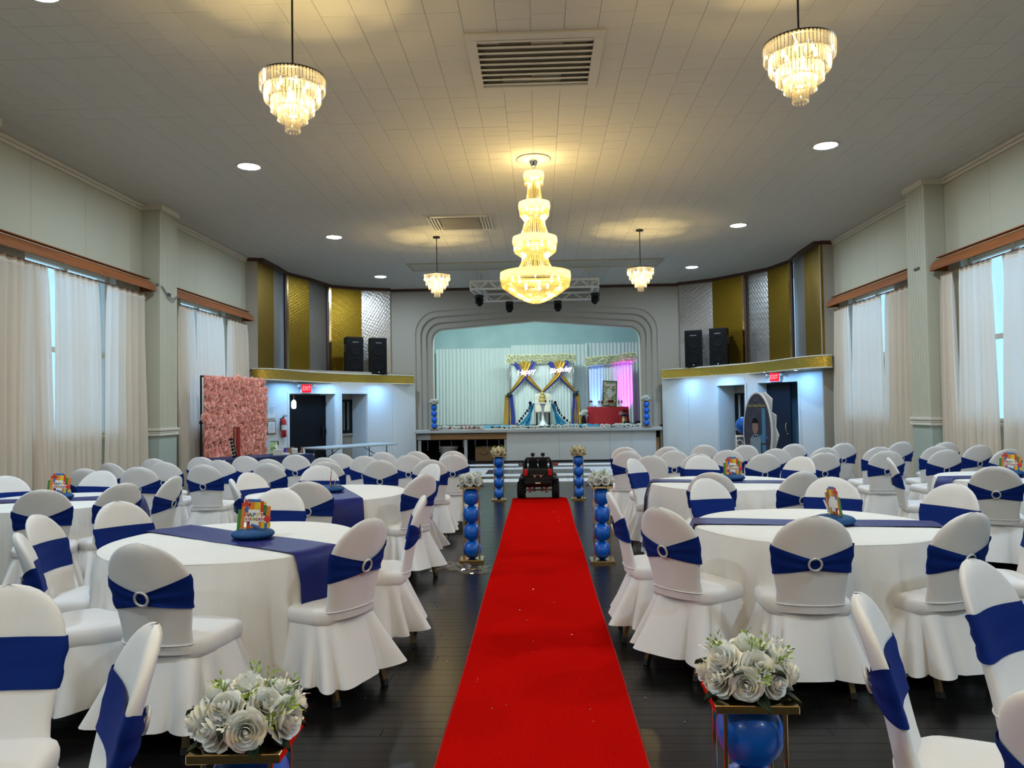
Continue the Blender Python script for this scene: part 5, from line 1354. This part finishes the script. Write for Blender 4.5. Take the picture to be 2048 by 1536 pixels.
# lettered balloon block and loose balloon
bx, by = 4.02, 15.35
t = thing('balloon_block', 'white-framed clear block with letter O holding a blue balloon', 'balloon box', (bx, by, .62), radians(-15))
S_ = .30
for sx in (-1, 1):
    for sy in (-1, 1): MB().box((sx * (S_ / 2 - .015), sy * (S_ / 2 - .015), S_ / 2), (.03, .03, S_), .003).build('edge', M['white_pl'], t)
for z in (.015, S_ - .015):
    for s_ in (-1, 1): MB().box((0, s_ * (S_ / 2 - .015), z), (S_ - .06, .03, .03), .003).build('edge', M['white_pl'], t); MB().box((s_ * (S_ / 2 - .015), 0, z), (.03, S_ - .06, .03), .003).build('edge', M['white_pl'], t)
for (c_, d_) in (((-S_ / 2 + .01, 0, S_ / 2), (.004, S_ - .06, S_ - .06)), ((0, -S_ / 2 + .01, S_ / 2), (S_ - .06, .004, S_ - .06))): MB().box(c_, d_).build('clear_side', M['pane'], t)
MB().box((-.07, -S_ / 2 + .004, S_ / 2), (.115, .006, .22)).build('letter_plate', mat('slate plate', (.07, .10, .15), .4), t)
me = text_mesh('O', .19, .002); me.materials.append(M['white_pl']); obj('letter', me, t, (-.07, -S_ / 2 - .003, S_ / 2), rot=(pi / 2, 0, 0))
def loose_balloon(x, y, z, R, label):
    o = thing('balloon', label, 'balloon', (x, y, z), 0, 'round blue balloons by the oval board')
    MB().lathe([(R * sin(pi * k / 14) * (1 - .10 * (k < 5) * (5 - k) / 5), R - R * 1.05 * cos(pi * k / 14)) for k in range(15)], 22).build('skin', M['balloon'], o); MB().lathe([(.012, -.035), (.004, -.02), (.006, 0)], 8).move(Matrix.Translation((0, 0, .0))).build('knot', M['balloon'], o)
loose_balloon(bx + .04, by + .01, .62 + .04, .105, 'blue balloon inside the white-framed block')
loose_balloon(bx + .02, by, .62 + S_ + .03, .165, 'large blue balloon on top of the white-framed block')
t = thing('box_stand', 'white stand under the lettered balloon block', 'stand', (bx, by, 0), radians(-15)); MB().box((0, 0, .605), (.34, .34, .026), .004).build('stand_top', M['white_pl'], t)
for sx in (-1, 1):
    for sy in (-1, 1): MB().box((sx * .145, sy * .145, .296), (.035, .035, .592), .004).build('leg', M['white_pl'], t)

# ================================================================ STAGE DRESSING
def pleats(x0, x1, y, z0, z1, n, m, name, parent, amp=.05, seed=0, tilt=0.0, nv=6, rot=0.0, flare=0.0):
    r = random.Random(seed); a, b_ = r.random() * 6, r.random() * 6; xm = (x0 + x1) / 2
    def fn(u, v):
        x = x0 + (x1 - x0) * u; x = xm + (x - xm) * (1 + flare * (1 - v))
        w_ = sin(2 * pi * n * u + a + .9 * sin(2 * pi * 3 * u + b_)) + .4 * sin(2 * pi * n * 2.7 * u)
        return (x, y + rot * (x - xm) + amp * w_ * (1 - .6 * v) - .06 * (1 - v) ** 3, z0 + (z1 + tilt * (u - .5) - z0) * v)
    return MB().grid(fn, n * 7, nv).build(name, m, parent)
for k, (x0, x1, zt_, lab, n) in enumerate(((-3.62, -.85, 3.66, 'pleated white stage drape on the flower-wall side', 22), (-.95, 1.75, 3.74, 'pleated white stage drape behind the flowered arch', 22), (1.65, 3.9, 3.78, 'pleated white stage drape on the oval-board side', 18))):
    t = thing('stage_curtain', lab, 'curtain', (0, 0, 0), 0, 'white stage drapes')
    pleats(x0, x1, 27.2 - .08 * (k == 1), SZ + .015, zt_, n, M['stage_drape'], 'drape', t, .05, k)
    MB().tube([(x0, 27.25, zt_ - .02), (x1, 27.25, zt_ - .02)], .02, 8).build('pole', M['alu'], t)
    for x in (x0 + .03, x1 - .03): MB().tube([(x, 27.3, SZ + .005), (x, 27.3, zt_)], .02, 8).build('upright', M['alu'], t)
HDR = rose_mesh(M['cream_flower'], .041, 21)
def floral_header(parent, x0, x1, y, zc_, seed, sl=0.0, n=34, depth=.2, rot=0.0):
    r = random.Random(seed); xm = (x0 + x1) / 2
    for k in range(n):
        for row in range(3):
            x = x0 + (x1 - x0) * (k + .5 * (row % 2) + .25) / n; o = obj('blossom', HDR, parent)
            orient(o, Vector((x, y + rot * (x - xm) - .06 + r.uniform(-.03, .03), zc_ + sl * (x - xm) + (row - 1) * .085 + r.uniform(-.02, .02))), Vector((r.uniform(-.4, .4), -1, r.uniform(-.2, .6))), r.random() * 6); o.scale = (1.6,) * 3
t = thing('flower_arch', 'white backdrop frame topped with cream flowers behind the cake table', 'backdrop', (0, 0, 0))
ya = 26.3
for x in (-.98, 1.2):
    MB().tube([(x, ya, SZ), (x, ya, 3.2)], .03, 8).build('post', M['chrome'], t); MB().box((x, ya, SZ + .01), (.4, .4, .02), .004).build('base', M['chrome'], t)
MB().tube([(-.98, ya, 3.18), (1.2, ya, 3.18)], .03, 8).build('crossbar', M['chrome'], t)
pleats(-.93, 1.15, ya + .05, SZ + .02, 3.16, 20, M['stage_drape'], 'back_drape', t, .035, 5)
floral_header(t, -1.08, 1.28, ya, 3.19, 3, .0, 30)
def swag(pts, w0, w1, m, name, parent, yo=0.0, sag=.05):
    P = [Vector(p) for p in pts]
    def fn(u, v):
        x = v * (len(P) - 1); i = min(int(x), len(P) - 2); q = P[i].lerp(P[i + 1], x - i); d = (P[i + 1] - P[i]).normalized(); nn = Vector((-d.z, 0, d.x))
        wdt = w0 + (w1 - w0) * v; sg = -sag * sin(pi * v)
        return (q.x + nn.x * (u - .5) * wdt, q.y + yo + .018 * sin(u * 12), q.z + nn.z * (u - .5) * wdt + sg)
    return MB().grid(fn, 8, 12).build(name, m, parent)
yd = ya - .10
for (xa, xb, xt0, xt1) in ((-.80, -.12, -.98, .12), (.38, 1.04, .10, 1.24)):
    xc = (xa + xb) / 2; zt_, zcx = 3.08, 2.62
    swag([(xa + .02, yd, zt_), (xc, yd, zcx), (xt1 if xt0 < 0 else xt1, yd, 2.02)], .20, .05, M['royal'], 'blue_swag', t, -.01)
    swag([(xa + .22, yd, zt_), (xc + .06, yd, zcx + .06), (xt1 + .03 * 0, yd, 2.05)], .22, .05, M['gold_drape'], 'gold_swag', t, -.035)
    swag([(xb - .02, yd, zt_), (xc, yd, zcx), (xt0, yd, 2.0)], .20, .05, M['royal'], 'blue_swag', t, -.055)
    swag([(xb - .22, yd, zt_), (xc - .06, yd, zcx + .06), (xt0, yd, 2.05)], .22, .05, M['gold_drape'], 'gold_swag', t, -.08)
for s_, x in ((-1, -1.0), (1, 1.25)):
    pleats(x - .10 - .05 * (s_ < 0), x + .0 + .02 * (s_ > 0), yd - .05, SZ + .02, 1.98, 3, M['gold_drape'] if s_ < 0 else M['royal'], 'tail', t, .02, 2, flare=.9)
    pleats(x - .01, x + .12, yd - .06, SZ + .02, 1.98, 3, M['royal'] if s_ < 0 else M['gold_drape'], 'tail', t, .02, 3, flare=1.2)
    ro = MB()
    for k in range(7): ro.ball((x + .07 * cos(k), yd - .10 + .02 * sin(3 * k), 1.98 + .07 * sin(k)), .06, 8, 6)
    kn = MB().ball((x, yd - .08, 1.98), .075, 12, 8, (1.2, .7, 1)).build('tie_knot', mat('midnight satin', (.006, .012, .05), .5) if 'midnight satin' not in bpy.data.materials else bpy.data.materials['midnight satin'], t)
    for k in range(6): 
        o = obj('tie_petal', LEAF, t, (x + .05 * cos(k), yd - .12, 1.98 + .05 * sin(k)), rot=(pi / 2, 0, 0)); o.rotation_euler = (pi / 2, k * 1.05, 0); o.data = LEAF; o.scale = (1.8, 1.4, 1.4)
for body, x, z, sz in (('Happy', -.43, 2.74, .25), ('Birthday', .74, 2.79, .235)):
    t = thing('neon_sign', 'white neon script reading %s hung on the drapes' % body, 'neon sign', (x, yd - .20, z), 0, 'white neon words')
    me = text_mesh(body, sz, .004, .32, .002, .95); me.materials.append(M['neon']); obj('lettering', me, t, rot=(pi / 2, radians(-7), 0))
    MB().tube([(0, .0, .12), (0, .1, .42)], .003, 5).build('hanging_wire', M['steel'], t)
# small cake table, cake, chair
tx, ty = .12, 24.9
t = thing('pedestal_table', 'white trumpet-foot table holding the gold cake', 'table', (tx, ty, SZ))
MB().lathe([(.22, 0), (.22, .012), (.12, .04), (.05, .2), (.035, .42), (.05, .60), (.10, .71), (.0, .71)], 24).build('pedestal', M['white_pl'], t)
MB().box((0, 0, .725), (.72, .5, .03), .01).build('tabletop', M['white_pl'], t)
for s_ in (-1, 1):
    for q in range(2):
        c = MB().grid(lambda u, v, s_=s_, q=q: (tx + s_ * (.30 + .06 * q + .05 * sin(u * 7 + q) * v + (.42 - .30 * q) * v ** 1.8 + (.10 * (u - .5) * (.4 + v))), ty - .27 + .02 * sin(u * 9) - .05 * v + .3 * q * 0 + (u - .5) * .05, SZ + .742 - .73 * v), 14, 12).build('drape', M['teal_cloth'])
        tag(c, 'turquoise satin drape down the cake table, %s fold, %s' % (['outer', 'inner'][q], sd[s_]), 'drape', 'turquoise drapes of the cake table')
    b = thing('flower_trail', 'trail of dark blue flowers down the cake table, ' + sd[s_], 'garland', (tx, ty - .34, SZ), 0, 'dark blue flower trails')
    for k in range(9):
        v = k / 8; o = obj('blossom', ROSE[k % 2] if False else BLUEROSE if 'BLUEROSE' in globals() else globals().setdefault('BLUEROSE', rose_mesh(mat('dark blue petal', (.008, .012, .05), .6), .041, 5)), b, (s_ * (.40 + .44 * v ** 1.6), 0, .74 - .66 * v)); o.rotation_euler = (pi / 2, 0, k)
t = thing('tiered_cake', 'three-tier gold cake on the small white table', 'cake', (tx, ty - .05, SZ + .745))
z = 0
MB().lathe([(.15, 0), (.16, .008), (.15, .014)], 24).build('cake_board', M['gold'], t)
for R, h in ((.13, .12), (.095, .11), (.06, .10)):
    MB().lathe([(R, z + .014), (R + .003, z + .02), (R + .002, z + h), (R - .01, z + .014 + h), (0, z + .014 + h)], 24).build('tier', mat('gold icing', (.45, .33, .10), .4, .3) if 'gold icing' not in bpy.data.materials else bpy.data.materials['gold icing'], t); z += h
MB().ball((0, 0, z + .05), .035, 12, 8).build('topper', M['gold'], t)
t = thing('throne_chair', 'tufted cream side chair behind the cake table', 'chair', (.13, 25.75, SZ))
MB().box((0, 0, .46), (.52, .5, .1), .03).build('seat', M['cream'], t)
bkb = MB(); bkb.grid(lambda u, v: ((u - .5) * (.50 + .06 * v), .24 + .04 * v - .02 * abs(sin(u * 3 * pi)) * abs(sin(v * 3 * pi)), .48 + .56 * v + .03 * sin(pi * u) * v), 18, 12)
bkb.build('backrest', M['cream'], t); MB().box((0, .28, .76), (.54, .03, .56), .01).build('back_frame', M['cream'], t)
for sx in (-1, 1):
    for sy in (-1, 1): MB().box((sx * .21, sy * .2, .205), (.05, .05, .41), .006).build('leg', M['black'], t)
for x in (-.3, .1, .22, .3):
    t = thing('table_ornament', 'small dark figure on the cake table, ' + ['flower-wall end', 'just beside the cake', 'second beside the cake', 'oval-board end'][[-.3, .1, .22, .3].index(x)], 'ornament', (tx + x, ty - .18, SZ + .742), 0, 'little ornaments on the cake table')
    MB().lathe([(.02, 0), (.022, .01), (.012, .03), (.018, .06), (.0, .085)], 12).build('body', M['blackm'] if x > -.2 else M['white_pl'], t); MB().ball((0, 0, .095), .016, 8, 6).build('head', M['white_pl'], t)
# second backdrop and red table
t = thing('flower_canopy', 'smaller white backdrop with cream flower top, lit purple', 'backdrop', (0, 0, 0)); yb_ = 26.15
for x in (1.74, 3.18):
    MB().tube([(x, yb_ + .04, SZ), (x, yb_ + .04, 3.1)], .025, 8).build('post', M['white_pl'], t)
pleats(1.72, 3.2, yb_, SZ + .02, 3.1, 15, M['stage_drape'], 'back_drape', t, .03, 8)
floral_header(t, 1.60, 3.30, yb_ - .05, 3.11, 6, .09, 22)
rx_, ry_ = 2.18, 24.6
t = thing('display_table', 'low display table under a red cloth on the stage', 'table', (rx_, ry_, SZ))
MB().box((0, 0, .56), (1.2, .6, .03), .006).build('tabletop', M['grey_table'], t)
for sx in (-1, 1):
    for sy in (-1, 1): MB().box((sx * .52, sy * .24, .275), (.04, .04, .55)).build('leg', M['steel'], t)
c = cloth_box(.64, .34, .5795, .015, 9, M['red_cloth'], 'tablecloth', waves=20); c.location = (rx_, ry_, SZ); tag(c, 'red cloth over the low display table on the stage', 'tablecloth')
RT = SZ + .581
t = thing('easel_poster', 'tall framed poster standing on the red table', 'poster', (rx_ + .08, ry_ + .22, RT)); fr = MB().box((0, 0, .42), (.46, .03, .84), .006).build('frame', M['iron'], t); fr.rotation_euler = (radians(-6), radians(3), 0)
MB().box((0, -.018, .42), (.40, .006, .78), .001).build('print', mat('leafy poster print', (.10, .12, .06), .5, var=((14, 14, 14), (.42, .36, .26), .48, .62)), fr)
slabxz([(.09 * cos(k * pi / 12), .15 * sin(k * pi / 12)) for k in range(24)], -.025, -.021, mat('grey oval print', (.35, .34, .33), .5), 'portrait', fr, .42)
MB().box((0, -.023, .70), (.30, .003, .07), .0005).build('title_band', mat('pink grey print', (.40, .28, .26), .5), fr)
t = thing('rose_dome', 'red rose under a clear dome at the end of the red table', 'rose dome', (rx_ - .53, ry_ - .05, RT)); MB().lathe([(.07, 0), (.075, .01), (.07, .02)], 18).build('base', M['gold'], t)
RED = rose_mesh(mat('red petal', (.20, .006, .012), .6), .041, 8)
MB().tube([(0, 0, .02), (0, 0, .16)], .006, 6).build('stem', M['leaf'], t); o = obj('rose', RED, t, (0, 0, .15), sc=1.5); MB().lathe([(.065, .02), (.068, .15), (.05, .22), (0, .25)], 18, caps=False).build('dome', M['pane'], t)
t = thing('rose_vase', 'cluster of red roses in a glass in the middle of the red table', 'flowers', (rx_ + .10, ry_ - .12, RT)); MB().lathe([(.04, 0), (.045, .02), (.06, .12), (.055, .12)], 16, caps=False).build('glass', M['pane'], t)
for k in range(5): o = obj('rose', RED, t); orient(o, Vector((.05 * cos(k * 1.26), .05 * sin(k * 1.26), .15)), Vector((cos(k * 1.26) * .6, sin(k * 1.26) * .6, 1)), k); o.scale = (1.25,) * 3
for k, (x, yy) in enumerate(((-.27, -.08), (-.19, .02), (.36, .0), (.44, -.1))):
    t = thing('glass_ornament', 'slim glass goblet on the red table, ' + ['first from the rose dome', 'second from the rose dome', 'beside the rose cluster', 'at the far end'][k], 'ornament', (rx_ + x, ry_ + yy, RT), 0, 'goblets on the red table')
    MB().lathe([(.03, 0), (.03, .005), (.006, .012), (.005, .09), (.03, .12), (.032, .19)], 14, caps=False).build('goblet', M['chrome'], t); MB().ball((0, 0, .185), .026, 8, 6).build('filling', M['pink2'], t)
t = thing('photo_stand', 'small white card on the red table before the blue light', 'card', (rx_ - .40, ry_ - .14, RT)); cd = MB().box((0, 0, .03), (.12, .006, .06), .001).build('card', M['white_pl'], t); MB().box((0, .012, .012), (.06, .03, .024), .002).build('holder', M['black'], t)
for k, (x, y, m1, m2, lab) in enumerate(((1.40, 24.3, 'rose', 'blackm', 'dark vase of white flowers at the foot of the red table'), (2.58, 23.6, 'b', 'gold', 'gold vase of purple and pink flowers before the red table'))):
    t = thing('flower_vase', lab, 'vase', (x, y, SZ)); MB().lathe([(.06, 0), (.08, .06), (.07, .2), (.05, .26), (.06, .28)], 18).build('vase', M[m2], t); r = random.Random(k)
    MIX = [ROSE[0]] if k == 0 else [rose_mesh(mat('violet petal', (.10, .07, .22), .6), .041, 3), rose_mesh(mat('blush petal', (.55, .35, .36), .6), .041, 4), RED]
    for q in range(9): o = obj('blossom', MIX[q % len(MIX)], t); d = Vector((cos(q * 2.4) * .8, sin(q * 2.4) * .8, .9)); orient(o, Vector((d.x * .11, d.y * .11, .30 + .07 * (q % 3))), d, q); o.scale = (1.35,) * 3
    for q in range(6): o = obj('leaf', LEAF, t, (0, 0, .27), rot=(.6, 0, q)); o.scale = (1.5,) * 3
for k, x in enumerate((2.64, 2.97)):
    t = thing('bowler_hat', 'black bowler hat on the stage edge, ' + ['nearer the red table', 'nearer the balloon column'][k], 'hat', (x, 23.25, SZ), 0, 'black bowler hats')
    MB().lathe([(.15, .012), (.155, .02), (.10, .014), (.092, .02), (.095, .09), (.075, .135), (.03, .15), (0, .152)], 24, caps=False).build('felt', M['blackm'], t); MB().lathe([(.097, .022), (.098, .05)], 24, caps=False).build('band', M['black'], t)
for k, (x, lab) in enumerate(((-2.97, 'on the stage by the plain white drape'), (3.01, 'on the stage beside the black hats'))):
    column(x, 21.735, 0, 'gold-framed column of four blue balloons ' + lab, 40 + k, SZ); bouquet((x, 21.735, SZ + .75), 'dome of white roses on the gold column ' + lab, 60 + k)
def garland(x0, x1, y, seed, label, n):
    r = random.Random(seed); t = thing('flower_garland', label, 'garland', (0, 0, 0), 0, 'flower garlands on the stage edge'); f = lambda x: (x, y + .025 * sin(x * 5), SZ + .028 + .012 * sin(x * 9) )
    MB().tube([f(x0 + (x1 - x0) * i / 40) for i in range(41)], .01, 5).build('vine', M['leaf'], t)
    for k in range(n):
        x = x0 + (x1 - x0) * (k + r.random() * .7) / n; p_ = Vector(f(x)); o = obj('blossom', ROSE[k % 3], t); orient(o, p_ + Vector((0, -.05, .02)), Vector((r.uniform(-.3, .3), -.8, .6)), r.random() * 6); s_ = r.uniform(.8, 1.5); o.scale = (s_,) * 3
    for k in range(n * 3):
        x = x0 + (x1 - x0) * r.random(); p_ = Vector(f(x)); o = obj('leaf', LEAF if k % 2 else LEAF2, t, p_ + Vector((0, -.02, .015)), rot=(r.uniform(-.3, .5), r.uniform(-.5, .5), r.random() * 6.3)); o.scale = (1.4,) * 3
LEAF2 = LEAF.copy(); LEAF2.materials.clear(); LEAF2.materials.append(mat('mid green leaf', (.05, .10, .035), .5))
garland(-2.82, -1.6, 21.74, 1, 'white flower garland on the stage edge by the plain drape', 11)
garland(-1.35, 1.35, 21.80, 2, 'white flower garland along the middle of the stage edge', 15)
garland(1.75, 2.86, 21.74, 3, 'white flower garland on the stage edge by the hats', 12)
for k, (x0, x1, y0, m, lab) in enumerate(((-1.75, -.75, 23.4, 'teal_cloth', 'crumpled blue cloth on the stage floor, flower-wall side'), (.85, 1.9, 23.5, 'teal_cloth', 'crumpled blue cloth on the stage floor, oval-board side'), (-2.75, -1.6, 22.3, 'red_cloth', 'dark red cloth folded along the stage edge'))):
    o = MB().grid(lambda u, v: (x0 + (x1 - x0) * u, y0 + .9 * (v - .5) * (1 if k < 2 else .5), SZ + .006 + (.045 + .035 * sin(u * 23 + 4 * v) * sin(v * 9 + u * 7)) * min(1, 6 * min(u, 1 - u)) * min(1, 5 * min(v, 1 - v))), 34, 10).build('cloth', M[m]); tag(o, lab, 'cloth')
lamp('purple_uplight', 'SPOT', (2.95, 25.86, SZ + .14), 330, (.75, .02, 1.0), .03, (radians(163), 0, 0), angle=radians(42), blend=1.0)
lamp('blue_uplight', 'SPOT', (1.92, 25.86, SZ + .14), 190, (.06, .16, 1.0), .03, (radians(163), 0, 0), angle=radians(34), blend=1.0)
for x, lab, m in ((2.95, 'purple', 'red_pl'), (1.92, 'blue', 'navy')):
    t = thing('uplight', 'small black %s floor uplight behind the red table' % lab, 'uplight', (x, 25.83, SZ)); MB().lathe([(.05, .02), (.06, .03), (.06, .09), (.05, .10), (.0, .085)], 14).build('can', M['black'], t); MB().box((0, 0, .01), (.14, .1, .02), .004).build('base', M['black'], t)
# under the stage
t = thing('storage_tub', 'pale round tub in the dark store under the stage', 'tub', (-2.68, 22.6, 0)); MB().lathe([(.20, 0), (.27, .40), (.285, .42), (.26, .42), (.19, .02), (0, .02)], 26).build('tub', M['cream'], t); MB().lathe([(.272, .39), (.292, .405), (.286, .43)], 26, caps=False).build('rim', M['white_pl'], t)
t = thing('cardboard_box', 'brown cardboard box with a curved smile mark under the stage', 'box', (-1.62, 22.5, 0)); MB().box((0, 0, .21), (.50, .36, .42), .004).build('carton', M['card'], t); MB().box((0, 0, .422), (.05, .362, .004)).build('tape', M['paper'], t)
MB().tube([(-.13 + .26 * k / 10, -.182, .23 - .05 * sin(pi * k / 10)) for k in range(11)], .008, 5).build('smile_mark', M['blackm'], t); MB().bar((.10, -.182, .25), (.14, -.182, .25), .012).build('smile_tip', M['blackm'], t)
t = thing('tinsel_tree', 'dark green tinsel bundle under the stage', 'decoration', (-1.1, 22.55, 0)); kb = MB(); r = random.Random(2)
for k in range(160):
    a, z_ = r.random() * 6.3, r.random() * .6; R_ = .2 * (1 - z_ / .7); p_ = Vector((R_ * cos(a) * .6, R_ * sin(a) * .6, z_)); q_ = p_ + Vector((R_ * cos(a), R_ * sin(a), -.04)); e_ = Vector((-sin(a), cos(a), 0)) * .01; kb.add([p_ - e_, p_ + e_, q_], [(0, 1, 2)])
kind(kb.build('needles', M['leaf'], t), 'stuff'); MB().tube([(0, 0, 0), (0, 0, .62)], .012, 6).build('trunk', M['card'], t)
r = random.Random(12)
for k in range(7):
    x = -3.2 + .34 * k; t = thing('string_light', 'strand of tiny unlit bulbs hanging under the stage beam, %s from the flower-wall end' % ORD[k], 'string lights', (x, STY + .13, .66), 0, 'hanging light strands')
    L_ = r.uniform(.18, .42); MB().tube([(0, 0, 0), (.01, 0, -L_ * .5), (0, 0, -L_)], .003, 4).build('wire', M['steel'], t)
    for q in range(4): MB().ball((.005, -.005, -L_ * (q + 1) / 4), .011, 6, 5).build('bead', M['white_pl'], t)
